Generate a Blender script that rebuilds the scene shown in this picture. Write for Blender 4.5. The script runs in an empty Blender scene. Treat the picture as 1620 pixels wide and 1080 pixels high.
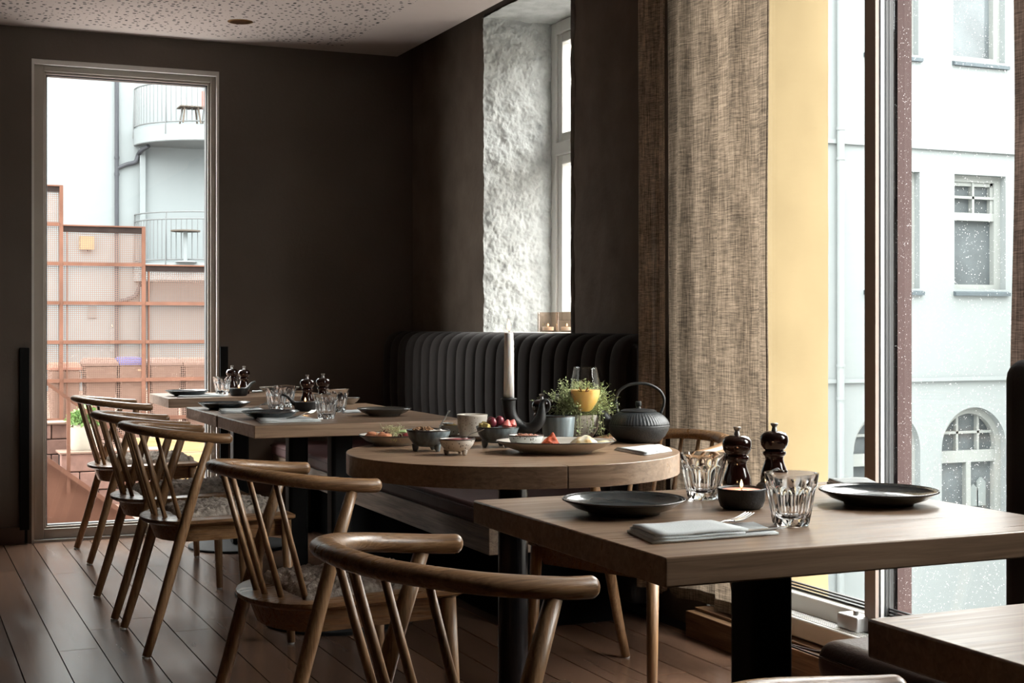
import bpy, bmesh, math, random
from mathutils import Vector, Matrix, noise
random.seed(7)
sc = bpy.context.scene
col = sc.collection

# ------------------------------------------------------------------ camera
F, HX, HY, CH = 2250.0, -173.0, 515.0, 1.09      # focal length in px of the 1620 px frame, depth vanishing point, eye height
TH = math.atan((810 - HX) / F)
FW = Vector((math.sin(TH), math.cos(TH), 0)); RT = Vector((math.cos(TH), -math.sin(TH), 0)); UP = Vector((0, 0, 1))
CP = Vector((0, 0, CH))
cam = bpy.data.cameras.new('camera'); camo = bpy.data.objects.new('camera', cam); col.objects.link(camo)
cam.sensor_width = 36; cam.lens = F / 1620 * 36; cam.shift_y = -25 / 1620; cam.clip_end = 200; cam.clip_start = .05
camo.location = CP; camo.rotation_euler = (math.pi / 2, 0, -TH)
sc.camera = camo

# ------------------------------------------------------------------ sky, exposure
w = bpy.data.worlds.new('overcast_sky'); sc.world = w; w.use_nodes = True
bg = w.node_tree.nodes['Background']; bg.inputs[0].default_value = (1, .965, .91, 1); bg.inputs[1].default_value = 17.5
w.cycles.sampling_method = 'AUTOMATIC'
vs = sc.view_settings; vs.view_transform = 'Standard'; vs.look = 'None'; vs.gamma = 1; vs.use_curve_mapping = False; vs.exposure = 0.34
cy = sc.cycles; cy.use_denoising = True; cy.max_bounces = 10; cy.diffuse_bounces = 5; cy.glossy_bounces = 5; cy.transmission_bounces = 10
cy.transparent_max_bounces = 24; cy.sample_clamp_indirect = 6; cy.caustics_refractive = False; cy.caustics_reflective = False; cy.blur_glossy = .5

def portal(loc, rot, sx, sy):
    l = bpy.data.lights.new('daylight_portal', 'AREA'); l.shape = 'RECTANGLE'; l.size = sx; l.size_y = sy; l.cycles.is_portal = True
    o = bpy.data.objects.new('daylight_portal', l); col.objects.link(o); o.location = loc; o.rotation_euler = rot
portal((3.0, 2.6, 1.5), (0, math.pi / 2, 0), 2.75, 3.5)
portal((3.2, 5.95, 1.78), (0, math.pi / 2, 0), 1.5, 1.04)
portal((1.12, 7.85, 1.23), (-math.pi / 2, 0, 0), .96, 2.42)

# ------------------------------------------------------------------ pixel helpers (plane intersections)
def ray(x, y): return FW + RT * ((x - 810) / F) + UP * ((HY - y) / F)
def at(x, y, z=.75):
    d = ray(x, y); return CP + d * ((z - CH) / d.z)
def atY(x, y, Y):
    d = ray(x, y); return CP + d * (Y / d.y)
def atX(x, y, X):
    d = ray(x, y); return CP + d * (X / d.x)

# ------------------------------------------------------------------ mesh helpers
class MB:
    def __init__(s): s.v = []; s.f = []
    def add(s, vs_, fs):
        o = len(s.v); s.v += [Vector(p) for p in vs_]; s.f += [[i + o for i in f] for f in fs]; return s
    def box(s, x0, x1, y0, y1, z0, z1):
        return s.add([(x0,y0,z0),(x1,y0,z0),(x1,y1,z0),(x0,y1,z0),(x0,y0,z1),(x1,y0,z1),(x1,y1,z1),(x0,y1,z1)],
                     [(3,2,1,0),(4,5,6,7),(0,1,5,4),(1,2,6,5),(2,3,7,6),(3,0,4,7)])
    def bar(s, a, b, w_, h_, up=(0,0,1)):
        a = Vector(a); b = Vector(b); t = (b - a).normalized(); u = Vector(up)
        sd = t.cross(u); sd = sd.normalized() if sd.length > 1e-4 else Vector((1,0,0)); u = sd.cross(t)
        P = [a + sd*i*w_/2 + u*j*h_/2 for i, j in ((-1,-1),(1,-1),(1,1),(-1,1))] + [b + sd*i*w_/2 + u*j*h_/2 for i, j in ((-1,-1),(1,-1),(1,1),(-1,1))]
        return s.add(P, [(3,2,1,0),(4,5,6,7),(0,1,5,4),(1,2,6,5),(2,3,7,6),(3,0,4,7)])
    def prism(s, poly, z0, z1):
        n = len(poly)
        return s.add([(p[0], p[1], z0) for p in poly] + [(p[0], p[1], z1) for p in poly],
                     [list(range(n))[::-1], list(range(n, 2*n))] + [(i, (i+1) % n, n + (i+1) % n, n + i) for i in range(n)])
    def xprism(s, poly, Y0, Y1):          # polygon in XZ pushed along Y
        n = len(poly)
        return s.add([(p[0], Y0, p[1]) for p in poly] + [(p[0], Y1, p[1]) for p in poly],
                     [list(range(n)), list(range(n, 2*n))[::-1]] + [(i, n + i, n + (i+1) % n, (i+1) % n) for i in range(n)])
    def lathe(s, prof, seg=32, c=(0,0,0), close=False, fn=None):
        c = Vector(c); n = len(prof); V = []
        for r, z in prof:
            for k in range(seg):
                a = 2*math.pi*k/seg; rr = fn(r, z, a) if fn else r
                V.append(c + Vector((rr*math.cos(a), rr*math.sin(a), z)))
        Fs = [(i*seg + k, i*seg + (k+1) % seg, (i+1)*seg + (k+1) % seg, (i+1)*seg + k) for i in range(n-1) for k in range(seg)]
        if close:
            Fs += [((n-1)*seg + k, (n-1)*seg + (k+1) % seg, (k+1) % seg, k) for k in range(seg)]
        else:
            if prof[0][0] > 1e-6: Fs.append([k for k in range(seg)][::-1])
            if prof[-1][0] > 1e-6: Fs.append([(n-1)*seg + k for k in range(seg)])
        return s.add(V, Fs)
    def sweep(s, pts, ra, rb=None, seg=12, up=(0,0,1), cap=True):
        pts = [Vector(p) for p in pts]; n = len(pts)
        ra = [ra]*n if not hasattr(ra, '__len__') else ra; rb = ra if rb is None else ([rb]*n if not hasattr(rb, '__len__') else rb)
        V = []; prev = Vector(up)
        for i, p in enumerate(pts):
            t = (pts[min(i+1, n-1)] - pts[max(i-1, 0)]).normalized()
            sd = t.cross(prev)
            if sd.length < 1e-4: sd = t.cross(Vector((1, .3, 0)))
            sd.normalize(); u = sd.cross(t); prev = u
            for k in range(seg):
                a = 2*math.pi*k/seg; V.append(p + sd*math.cos(a)*ra[i] + u*math.sin(a)*rb[i])
        Fs = [(i*seg + k, i*seg + (k+1) % seg, (i+1)*seg + (k+1) % seg, (i+1)*seg + k) for i in range(n-1) for k in range(seg)]
        if cap: Fs += [list(range(seg))[::-1], [(n-1)*seg + k for k in range(seg)]]
        return s.add(V, Fs)
    def rod(s, a, b, r0, r1=None, seg=10):
        r1 = r0 if r1 is None else r1; return s.sweep([a, b], [r0, r1], seg=seg)
    def blob(s, c, rx, ry, rz, nz=0, seed=0, u=12, v=8):
        c = Vector(c); V = []; 
        for i in range(v + 1):
            for k in range(u):
                ph = math.pi*i/v; a = 2*math.pi*k/u
                d = Vector((math.sin(ph)*math.cos(a), math.sin(ph)*math.sin(a), math.cos(ph)))
                q = 1 + nz*noise.noise(d*1.7 + Vector((seed*3.1, seed*1.7, seed)))
                V.append(c + Vector((d.x*rx*q, d.y*ry*q, d.z*rz*q)))
        return s.add(V, [(i*u + k, (i+1)*u + k, (i+1)*u + (k+1) % u, i*u + (k+1) % u) for i in range(v) for k in range(u)])
    def grid(s, fn, nu, nv):
        return s.add([fn(i/nu, j/nv) for j in range(nv+1) for i in range(nu+1)],
                     [(j*(nu+1)+i, j*(nu+1)+i+1, (j+1)*(nu+1)+i+1, (j+1)*(nu+1)+i) for j in range(nv) for i in range(nu)])
    def build(s, name, mat, parent=None, smooth=False, bevel=0, seg=2, ang=35, weld=False, solid=0, sub=0):
        me = bpy.data.meshes.new(name); me.from_pydata([tuple(p) for p in s.v], [], s.f)
        bm = bmesh.new(); bm.from_mesh(me)
        bmesh.ops.remove_doubles(bm, verts=bm.verts, dist=1e-6)
        bmesh.ops.recalc_face_normals(bm, faces=bm.faces); bm.to_mesh(me); bm.free()
        me.materials.append(mat)
        if smooth:
            for p in me.polygons: p.use_smooth = True
            if smooth != 2:
                try: me.set_sharp_from_angle(angle=math.radians(ang))
                except Exception: pass
        o = bpy.data.objects.new(name, me); col.objects.link(o)
        if parent is not None: o.parent = parent
        if solid:
            m = o.modifiers.new('Solidify', 'SOLIDIFY'); m.thickness = solid; m.offset = 0
        if bevel:
            m = o.modifiers.new('Bevel', 'BEVEL'); m.width = bevel; m.segments = seg; m.limit_method = 'ANGLE'; m.angle_limit = math.radians(30)
            for p in me.polygons: p.use_smooth = True
            m.harden_normals = False
            try: me.set_sharp_from_angle(angle=math.radians(ang))
            except Exception: pass
        if sub:
            m = o.modifiers.new('Subdivision', 'SUBSURF'); m.levels = sub; m.render_levels = sub
        return o

def smoothpath(P, n=6):
    P = [Vector(p) for p in P]; out = []
    for i in range(len(P)-1):
        p0 = P[max(i-1,0)]; p1 = P[i]; p2 = P[i+1]; p3 = P[min(i+2, len(P)-1)]
        for k in range(n):
            t = k/n; out.append(.5*((2*p1) + (p2-p0)*t + (2*p0-5*p1+4*p2-p3)*t*t + (3*p1-p0-3*p2+p3)*t**3))
    out.append(P[-1]); return out
def tag(o, label, cat, group=None):
    o['label'] = label; o['category'] = cat
    if group: o['group'] = group
    return o
def struct(o, label=None):
    o['kind'] = 'structure'
    if label: o['label'] = label
    return o
def thing(name, loc, label, cat, group=None, rz=0):
    o = bpy.data.objects.new(name, None); col.objects.link(o); o.location = loc; o.rotation_euler = (0, 0, rz); o.empty_display_size = .1
    return tag(o, label, cat, group)
def copy_tree(o, parent=None):
    c = o.copy(); col.objects.link(c)
    if parent is not None: c.parent = parent
    for ch in list(o.children): copy_tree(ch, c)
    return c

# ------------------------------------------------------------------ materials
def newmat(name):
    m = bpy.data.materials.new(name); m.use_nodes = True; nt = m.node_tree
    return m, nt, nt.nodes['Principled BSDF']
def N(nt, t, **kw):
    n = nt.nodes.new(t)
    for k, v in kw.items(): setattr(n, k, v)
    return n
def L(nt, a, b): nt.links.new(a, b)
def rgb(*c): return (c[0], c[1], c[2], 1)
def coords(nt, scale=(1,1,1), rnd=False):
    tc = N(nt, 'ShaderNodeTexCoord'); mp = N(nt, 'ShaderNodeMapping'); mp.inputs['Scale'].default_value = scale
    if rnd:
        oi = N(nt, 'ShaderNodeObjectInfo'); mm = N(nt, 'ShaderNodeVectorMath', operation='SCALE'); mm.inputs[0].default_value = (7, 13, 5)
        L(nt, oi.outputs['Random'], mm.inputs['Scale']); ad = N(nt, 'ShaderNodeVectorMath', operation='ADD')
        L(nt, tc.outputs['Object'], ad.inputs[0]); L(nt, mm.outputs[0], ad.inputs[1]); L(nt, ad.outputs[0], mp.inputs[0])
    else: L(nt, tc.outputs['Object'], mp.inputs[0])
    return mp
def ramp(nt, fac, stops):
    r = N(nt, 'ShaderNodeValToRGB'); e = r.color_ramp.elements
    while len(e) < len(stops): e.new(.5)
    for i, (p, c) in enumerate(stops): e[i].position = p; e[i].color = rgb(*c)
    L(nt, fac, r.inputs[0]); return r
def bump(nt, bsdf, h, strength=.3, dist=.01):
    b = N(nt, 'ShaderNodeBump'); b.inputs['Strength'].default_value = strength; b.inputs['Distance'].default_value = dist
    L(nt, h, b.inputs['Height']); L(nt, b.outputs[0], bsdf.inputs['Normal']); return b
def plain(name, c, rough=.5, metal=0, spec=.5, var=.08, vs_=6, bmp=0, bs=80, rnd=False, coat=0, sheen=0):
    m, nt, b = newmat(name)
    mp = coords(nt, rnd=rnd); n = N(nt, 'ShaderNodeTexNoise'); n.inputs['Scale'].default_value = vs_; n.inputs['Detail'].default_value = 5; L(nt, mp.outputs[0], n.inputs[0])
    r = ramp(nt, n.outputs[0], [(.25, [x*(1-var) for x in c]), (.75, [min(1, x*(1+var)) for x in c])]); L(nt, r.outputs[0], b.inputs['Base Color'])
    b.inputs['Roughness'].default_value = rough; b.inputs['Metallic'].default_value = metal; b.inputs['Specular IOR Level'].default_value = spec
    b.inputs['Coat Weight'].default_value = coat; b.inputs['Coat Roughness'].default_value = .05
    if sheen: b.inputs['Sheen Weight'].default_value = sheen
    if bmp:
        n2 = N(nt, 'ShaderNodeTexNoise'); n2.inputs['Scale'].default_value = bs; n2.inputs['Detail'].default_value = 6; L(nt, mp.outputs[0], n2.inputs[0]); bump(nt, b, n2.outputs[0], bmp, .004)
    return m
def wood(name, c0, c1, c2, axis=0, rough=.45, scale=1, rnd=True, vary=.0, spec=.5, bmp=.25, dist=1.2, dark=.62, det=7, n2d=2.5):
    m, nt, b = newmat(name)
    st = [110*scale]*3; st[axis] = 4.5*scale
    mp = coords(nt, st, rnd); n = N(nt, 'ShaderNodeTexNoise'); n.inputs['Scale'].default_value = 1; n.inputs['Detail'].default_value = det; n.inputs['Roughness'].default_value = .6; n.inputs['Distortion'].default_value = dist
    L(nt, mp.outputs[0], n.inputs[0])
    r = ramp(nt, n.outputs[0], [(.3, c0), (.52, c1), (.72, c2)])
    st2 = [16*scale]*3; st2[axis] = 1.1*scale
    mp2 = coords(nt, st2, rnd); n2 = N(nt, 'ShaderNodeTexNoise'); n2.inputs['Scale'].default_value = 1; n2.inputs['Detail'].default_value = 3; n2.inputs['Distortion'].default_value = n2d; L(nt, mp2.outputs[0], n2.inputs[0])
    r2 = ramp(nt, n2.outputs[0], [(.3, (dark, dark*.98, dark*.95)), (.65, (1.0,1.0,1.0))])
    mx = N(nt, 'ShaderNodeMix', data_type='RGBA', blend_type='MULTIPLY'); mx.inputs[0].default_value = .8
    L(nt, r.outputs[0], mx.inputs[6]); L(nt, r2.outputs[0], mx.inputs[7]); out = mx.outputs[2]
    if vary:
        oi = N(nt, 'ShaderNodeObjectInfo'); r3 = ramp(nt, oi.outputs['Random'], [(0, (1-vary,)*3), (1, (1+vary*.4, 1+vary*.35, 1+vary*.3))])
        m3 = N(nt, 'ShaderNodeMix', data_type='RGBA', blend_type='MULTIPLY'); m3.inputs[0].default_value = 1
        L(nt, out, m3.inputs[6]); L(nt, r3.outputs[0], m3.inputs[7]); out = m3.outputs[2]
    L(nt, out, b.inputs['Base Color']); b.inputs['Roughness'].default_value = rough; b.inputs['Specular IOR Level'].default_value = spec
    rr = ramp(nt, n2.outputs[0], [(.3, (rough*1.2,)*3), (.7, (rough*.8,)*3)]); L(nt, rr.outputs[0], b.inputs['Roughness'])
    if bmp: bump(nt, b, n.outputs[0], bmp, .002)
    return m
def glassmat(name, c=(1,1,1), rough=0, ior=1.5):
    m, nt, b = newmat(name); b.inputs['Base Color'].default_value = rgb(*c); b.inputs['Transmission Weight'].default_value = 1; b.inputs['Roughness'].default_value = rough; b.inputs['IOR'].default_value = ior
    return m
def panemat(name, tint=(.97,.99,1), drops=0.0):
    m = bpy.data.materials.new(name); m.use_nodes = True; nt = m.node_tree; nt.nodes.clear()
    out = N(nt, 'ShaderNodeOutputMaterial'); tr = N(nt, 'ShaderNodeBsdfTransparent'); tr.inputs[0].default_value = rgb(*tint)
    gl = N(nt, 'ShaderNodeBsdfGlossy'); gl.inputs['Roughness'].default_value = .02; lw = N(nt, 'ShaderNodeLayerWeight'); lw.inputs[0].default_value = .5; pw = N(nt, 'ShaderNodeMath', operation='POWER'); pw.inputs[1].default_value = 4; L(nt, lw.outputs['Facing'], pw.inputs[0]); fr = N(nt, 'ShaderNodeMath', operation='MULTIPLY_ADD'); fr.inputs[1].default_value = .5; fr.inputs[2].default_value = .02; L(nt, pw.outputs[0], fr.inputs[0])
    mx = N(nt, 'ShaderNodeMixShader'); L(nt, fr.outputs[0], mx.inputs[0]); L(nt, tr.outputs[0], mx.inputs[1]); L(nt, gl.outputs[0], mx.inputs[2]); last = mx.outputs[0]
    if drops:
        mp = coords(nt); v = N(nt, 'ShaderNodeTexVoronoi'); v.inputs['Scale'].default_value = 230; L(nt, mp.outputs[0], v.inputs[0])
        sep = N(nt, 'ShaderNodeSeparateColor'); L(nt, v.outputs['Color'], sep.inputs[0])
        sz = N(nt, 'ShaderNodeMath', operation='MULTIPLY'); sz.inputs[1].default_value = .26; L(nt, sep.outputs[0], sz.inputs[0])
        lt = N(nt, 'ShaderNodeMath', operation='LESS_THAN'); L(nt, v.outputs['Distance'], lt.inputs[0]); L(nt, sz.outputs[0], lt.inputs[1])
        n = N(nt, 'ShaderNodeTexNoise'); n.inputs['Scale'].default_value = 3; L(nt, mp.outputs[0], n.inputs[0])
        gt = N(nt, 'ShaderNodeMath', operation='GREATER_THAN'); gt.inputs[1].default_value = .8; L(nt, sep.outputs[1], gt.inputs[0])
        mu = N(nt, 'ShaderNodeMath', operation='MULTIPLY'); L(nt, lt.outputs[0], mu.inputs[0]); L(nt, gt.outputs[0], mu.inputs[1])
        mu2 = N(nt, 'ShaderNodeMath', operation='MULTIPLY'); mu2.inputs[1].default_value = drops; L(nt, mu.outputs[0], mu2.inputs[0])
        tl = N(nt, 'ShaderNodeBsdfTranslucent'); tl.inputs[0].default_value = (.95, .97, 1, 1)
        m2 = N(nt, 'ShaderNodeMixShader'); L(nt, mu2.outputs[0], m2.inputs[0]); L(nt, last, m2.inputs[1]); L(nt, tl.outputs[0], m2.inputs[2]); last = m2.outputs[0]
    L(nt, last, out.inputs[0]); return m
def emit(name, c, s):
    m, nt, b = newmat(name); b.inputs['Base Color'].default_value = rgb(*c); b.inputs['Emission Color'].default_value = rgb(*c); b.inputs['Emission Strength'].default_value = s
    tc = N(nt, 'ShaderNodeTexCoord'); sp = N(nt, 'ShaderNodeSeparateXYZ'); L(nt, tc.outputs['Generated'], sp.inputs[0])
    r = ramp(nt, sp.outputs[2], [(0, (1,.32,.06)), (.35, (1,.6,.25)), (.8, c)]); L(nt, r.outputs[0], b.inputs['Emission Color'])
    return m

M = {}
M['floor'] = wood('floor_oak', (.115,.065,.043), (.15,.086,.057), (.18,.107,.073), axis=1, rough=.23, scale=1.3, vary=.42, bmp=.03, dist=.3, dark=.72, det=3, n2d=.4)
M['oak'] = wood('chair_oak', (.155,.08,.037), (.31,.175,.086), (.44,.275,.15), axis=2, rough=.36, scale=1.6, vary=.12)
M['oakrail'] = wood('chair_oak_rail', (.15,.077,.036), (.3,.165,.08), (.43,.262,.14), axis=0, rough=.3, scale=1.6, vary=.12)
M['top'] = wood('table_oak', (.19,.118,.072), (.3,.195,.125), (.39,.268,.18), axis=0, rough=.34, scale=.9, bmp=.08, dist=.7, dark=.74)
M['plinth'] = wood('plinth_oak', (.12,.06,.028), (.2,.108,.052), (.28,.165,.085), axis=1, rough=.5, scale=1)
M['benchwood'] = wood('bench_oak', (.10,.068,.045), (.19,.132,.09), (.26,.19,.13), axis=1, rough=.5, scale=.8)
M['wall'] = plain('dark_taupe_plaster', (.104,.083,.067), .8, var=.12, vs_=3, bmp=.25, bs=60)
M['masonry'] = plain('dark_brown_masonry_paint', (.125,.098,.077), .9, spec=.2, var=.2, vs_=7, bmp=.7, bs=35)
M['ceil'] = plain('ceiling_paint', (.48,.41,.38), .9, var=.03)
M['base'] = plain('dark_baseboard_paint', (.07,.04,.028), .5)
M['reveal'] = plain('rough_lime_plaster', (.46,.47,.46), .95, var=.2, vs_=14, bmp=1, bs=70)
M['frame'] = plain('grey_frame_paint', (.36,.325,.285), .45, var=.04)
M['white'] = plain('white_frame_paint', (.7,.69,.66), .4, var=.03)
M['alu'] = plain('aluminium', (.62,.63,.63), .35, .6, var=.04)
M['zincgrey'] = plain('grey_spacer', (.10,.105,.11), .5)
M['brownframe'] = plain('brown_window_frame', (.27,.215,.185), .5, var=.04)
M['mauve'] = plain('mauve_window_frame', (.072,.047,.045), .7, spec=.1, var=.05)
M['gasket'] = plain('rubber_gasket', (.02,.022,.024), .5)
M['black'] = plain('black_steel', (.006,.006,.006), .6, 0, .12, var=.1, bmp=.05)
M['void'] = plain('matt_black_recess', (.005,.005,.005), 1, 0, 0)
M['blackround'] = plain('black_polished_steel', (.012,.012,.014), .22, .6, var=.1)
M['velvet'] = plain('charcoal_velvet', (.025,.0205,.019), .9, spec=.15, var=.12, vs_=25, bmp=.25, bs=400, sheen=.1)
M['leather'] = plain('oxblood_leather', (.066,.028,.027), .6, spec=.25, var=.18, vs_=8, bmp=.25, bs=160)
M['brownleather'] = plain('dark_brown_leather', (.115,.066,.048), .5, spec=.3, var=.15, vs_=8, bmp=.25, bs=160)
M['fleece'] = plain('grey_sheepskin', (.36,.315,.275), 1, spec=.1, var=.5, vs_=45, bmp=1, bs=130)
M['plate'] = plain('dark_glazed_stoneware', (.04,.049,.053), .18, var=.35, vs_=30, bmp=.1, bs=50, coat=.3)
M['palestone'] = plain('cream_stoneware', (.5,.465,.41), .3, var=.12, vs_=30, coat=.2)
M['rim'] = plain('dark_glaze_rim', (.05,.04,.035), .25)
M['linen_white'] = plain('white_napkin_linen', (.62,.66,.67), .9, var=.05, vs_=20, bmp=.3, bs=300)
M['metal'] = plain('stainless_steel', (.45,.45,.44), .28, 1, var=.05)
M['mill'] = plain('dark_lacquered_wood', (.022,.0065,.005), .15, var=.3, vs_=12, coat=.6)
M['iron'] = plain('cast_iron', (.008,.009,.0095), .5, .0, var=.2, bmp=.25, bs=200)
M['wax'] = plain('candle_wax', (.93,.95,.93), .5, var=.03); M['wax'].node_tree.nodes['Principled BSDF'].inputs['Subsurface Weight'].default_value = .8; M['wax'].node_tree.nodes['Principled BSDF'].inputs['Subsurface Radius'].default_value = (.03,.028,.025)
M['tealwax'] = plain('tealight_wax', (.62,.3,.24), .5)
M['flame'] = emit('flame', (1,.74,.4), 4)
M['glass'] = glassmat('clear_glass', (.99,.995,1))
M['smoked'] = panemat('smoked_glass', (.91,.85,.80)); M['thin'] = panemat('thin_clear_glass', (.985,.99,.99))
M['pane'] = panemat('window_pane'); M['pane_wet'] = panemat('wet_window_pane', drops=.42)

# ------------------------------------------------------------------ the setting: floor
XR, YB, ZC = 2.66, 7.5, 2.585
fl = struct(MB().box(-4, 2.9, -4.5, YB + .35, -.12, -.012).build('floor', plain('subfloor_gap', (.012,.009,.007), .8)), 'dark oiled oak plank floor')
PW = .137
for i in range(-9, 16):
    x0 = .653 + i*PW; x1 = x0 + PW - .0042
    if x0 > 2.58: continue
    x1 = min(x1, 2.6); y = -.3 - random.random()*1.2
    while y < YB + .02:
        ln = random.choice((1.0, 1.25, 1.5, 1.8)); y1 = min(y + ln, YB + .02)
        if y1 > .2 and y1 - y > .05:
            o = MB().box(-(x1-x0)/2, (x1-x0)/2, -(y1-y)/2 + .0016, (y1-y)/2 - .0016, -.012, random.uniform(-.0006, 0)).build('plank', M['floor'], fl)
            o.location = ((x0+x1)/2, (y+y1)/2, 0)
        y = y1

# ------------------------------------------------------------------ ceiling with perforated field
m, nt, b = newmat('perforated_plasterboard'); mp = coords(nt); v = N(nt, 'ShaderNodeTexVoronoi', voronoi_dimensions='2D'); v.inputs['Scale'].default_value = 29; v.inputs['Randomness'].default_value = 1
L(nt, mp.outputs[0], v.inputs[0]); sep = N(nt, 'ShaderNodeSeparateColor'); L(nt, v.outputs['Color'], sep.inputs[0])
ma = N(nt, 'ShaderNodeMath', operation='MULTIPLY_ADD'); ma.inputs[1].default_value = .25; ma.inputs[2].default_value = .03; L(nt, sep.outputs[0], ma.inputs[0])
lt = N(nt, 'ShaderNodeMath', operation='LESS_THAN'); L(nt, v.outputs['Distance'], lt.inputs[0]); L(nt, ma.outputs[0], lt.inputs[1])
r = ramp(nt, lt.outputs[0], [(0, (.48,.41,.38)), (1, (.02,.018,.017))]); L(nt, r.outputs[0], b.inputs['Base Color']); b.inputs['Roughness'].default_value = .9
M['perf'] = m
ce = struct(MB().box(-4, 2.58, -4.5, YB, ZC, ZC + .03).build('ceiling', M['ceil']), 'plasterboard ceiling with a field of irregular round perforations')
MB().box(-3.8, 2.22, -4.3, YB - .16, ZC - .0012, ZC).build('perforated_field', M['perf'], ce)
struct(MB().box(-4, 3.3, -4.5, YB + .35, 2.9, 3.0).build('ceiling_slab', M['wall']))
p = at(380, 34, ZC)
d = thing('downlight', (p.x, p.y, ZC), 'small round brass recessed downlight in the perforated ceiling', 'downlight')
brass = plain('brass', (.30,.17,.07), .35, .9)
MB().lathe([(.05,-.004),(.062,-.002),(.063,0),(.05,0)], 32, close=True).build('ring', brass, d, True)
MB().lathe([(.05,-.004),(.035,-.0015),(0,-.0012)], 32).build('reflector', plain('downlight_reflector', (.12,.05,.015), .3, .8), d, True)

# ------------------------------------------------------------------ back wall with tall window
WX0, WX1, WZ0, WZ1 = .648, 1.589, .012, 2.43
mb = MB(); mb.box(-4, WX0, YB, YB+.35, 0, 2.9).box(WX1, 3.3, YB, YB+.35, 0, 2.9).box(WX0, WX1, YB, YB+.35, WZ1, 2.9)
struct(mb.build('wall_back', M['wall']), 'dark taupe plastered end wall')
struct(MB().box(WX0, WX1, YB-.0, YB+.35, -.02, WZ0).build('trim_1', plain('threshold_stone', (.42,.43,.43), .5)), 'pale threshold under the tall window')
struct(MB().box(-4, WX0-.035, YB-.018, YB, 0, .085).build('baseboard_back', M['base']), 'dark wooden baseboard')
rv = .012
mb = MB(); mb.box(WX0, WX0+rv, YB+.001, YB+.06, WZ0, WZ1).box(WX1-rv, WX1, YB+.001, YB+.06, WZ0, WZ1).box(WX0+rv, WX1-rv, YB+.001, YB+.06, WZ1-rv*2, WZ1)
struct(mb.build('trim_2', plain('pale_reveal_paint', (.62,.6,.57), .6)), 'pale painted reveal lining of the tall window')
wn = struct(bpy.data.objects.new('window_1', None), 'tall narrow window with a grey wooden frame'); col.objects.link(wn)
def frame(parent, x0, x1, z0, z1, wd, y0, y1, mat, name='window_frame', wr=None, wt=None):
    wr = wr or wd; wt = wt or wd
    for a in ((x0, x0+wd, z0, z1), (x1-wr, x1, z0, z1), (x0+wd, x1-wr, z1-wt, z1), (x0+wd, x1-wr, z0, z0+wd)):
        MB().box(a[0], a[1], y0, y1, a[2], a[3]).build(name, mat, parent, bevel=.003)
frame(wn, WX0+rv, WX1-rv, WZ0, WZ1-2*rv, .05, YB+.03, YB+.13, M['frame'], 'window_frame', .026, .030)
frame(wn, WX0+rv+.05, WX1-rv-.026, WZ0+.05, WZ1-2*rv-.030, .012, YB+.045, YB+.12, M['frame'], 'glazing_bead')
frame(wn, WX0+rv+.062, WX1-rv-.038, WZ0+.062, WZ1-2*rv-.042, .006, YB+.06, YB+.11, M['gasket'], 'gasket')
MB().box(WX0+rv+.066, WX1-rv-.042, YB+.083, YB+.089, WZ0+.066, WZ1-2*rv-.046).build('pane', M['pane'], wn)

# ------------------------------------------------------------------ right wall with deep window niche
NY0, NY1, NZ0, NZ1, NX = 5.45, 6.45, 1.055, 2.61, 3.02
JY = 4.36
def rough(u0, u1, v0, v1, fn, nu, nv, amp, f):
    def g(a, b_):
        p, n_ = fn(u0 + (u1-u0)*a, v0 + (v1-v0)*b_)
        q = noise.noise(p*f)*.6 + noise.noise(p*f*2.7)*.3 + noise.noise(p*f*6)*.18
        return p + n_*amp*q
    return MB().grid(g, nu, nv)
mb = MB(); mb.box(XR+.02, 3.17, JY, NY0, 0, 3.0).box(XR+.02, 3.17, NY1, YB, 0, 2.9).box(XR+.02, 3.17, NY0, NY1, 0, NZ0).box(XR+.02, 3.17, NY0, NY1, NZ1, 2.9)
wr = struct(mb.build('wall_right', M['wall']), 'thick dark masonry wall with a deep window niche')
nx = lambda u, v_: (Vector((XR + .012, u, v_)), Vector((-1, 0, 0)))
rough(JY, NY0, 0, 2.9, nx, 70, 110, .014, 6).build('plaster_face', M['masonry'], wr, 2)
rough(NY1, YB, 0, 2.9, nx, 40, 90, .008, 4).build('plaster_face', M['masonry'], wr, 2)
rough(NY0, NY1, 0, NZ0, nx, 30, 40, .006, 4).build('plaster_face', M['wall'], wr, 2)
rough(NY0, NY1, NZ1, 2.9, nx, 30, 14, .008, 4).build('plaster_face', M['wall'], wr, 2)
rough(XR-.005, NX+.06, NZ0, NZ1, lambda u, v_: (Vector((u, NY1-.026, v_)), Vector((0, -1, 0))), 100, 320, .020, 15).build('reveal_plaster', M['reveal'], wr, 2)
rough(XR, NX+.06, NZ0, NZ1, lambda u, v_: (Vector((u, NY0+.014, v_)), Vector((0, 1, 0))), 30, 90, .010, 11).build('reveal_plaster', M['reveal'], wr, 2)
rough(XR-.005, NX+.06, NY0, NY1, lambda u, v_: (Vector((u, v_, NZ1-.016)), Vector((0, 0, -1))), 36, 70, .012, 11).build('reveal_plaster', M['reveal'], wr, 2)
rough(XR-.004, 2.775, 0, 2.9, lambda u, v_: (Vector((u, JY-.006, v_)), Vector((0, -1, 0))), 24, 200, .016, 12).build('jamb_plaster', M['reveal'], wr, 2)
MB().box(XR-.01, NX+.06, NY0, NY1, NZ0-.02, NZ0+.004).build('window_sill', M['white'], wr)
w2 = struct(bpy.data.objects.new('window_2', None), 'white casement window set deep in the niche'); col.objects.link(w2)
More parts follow.
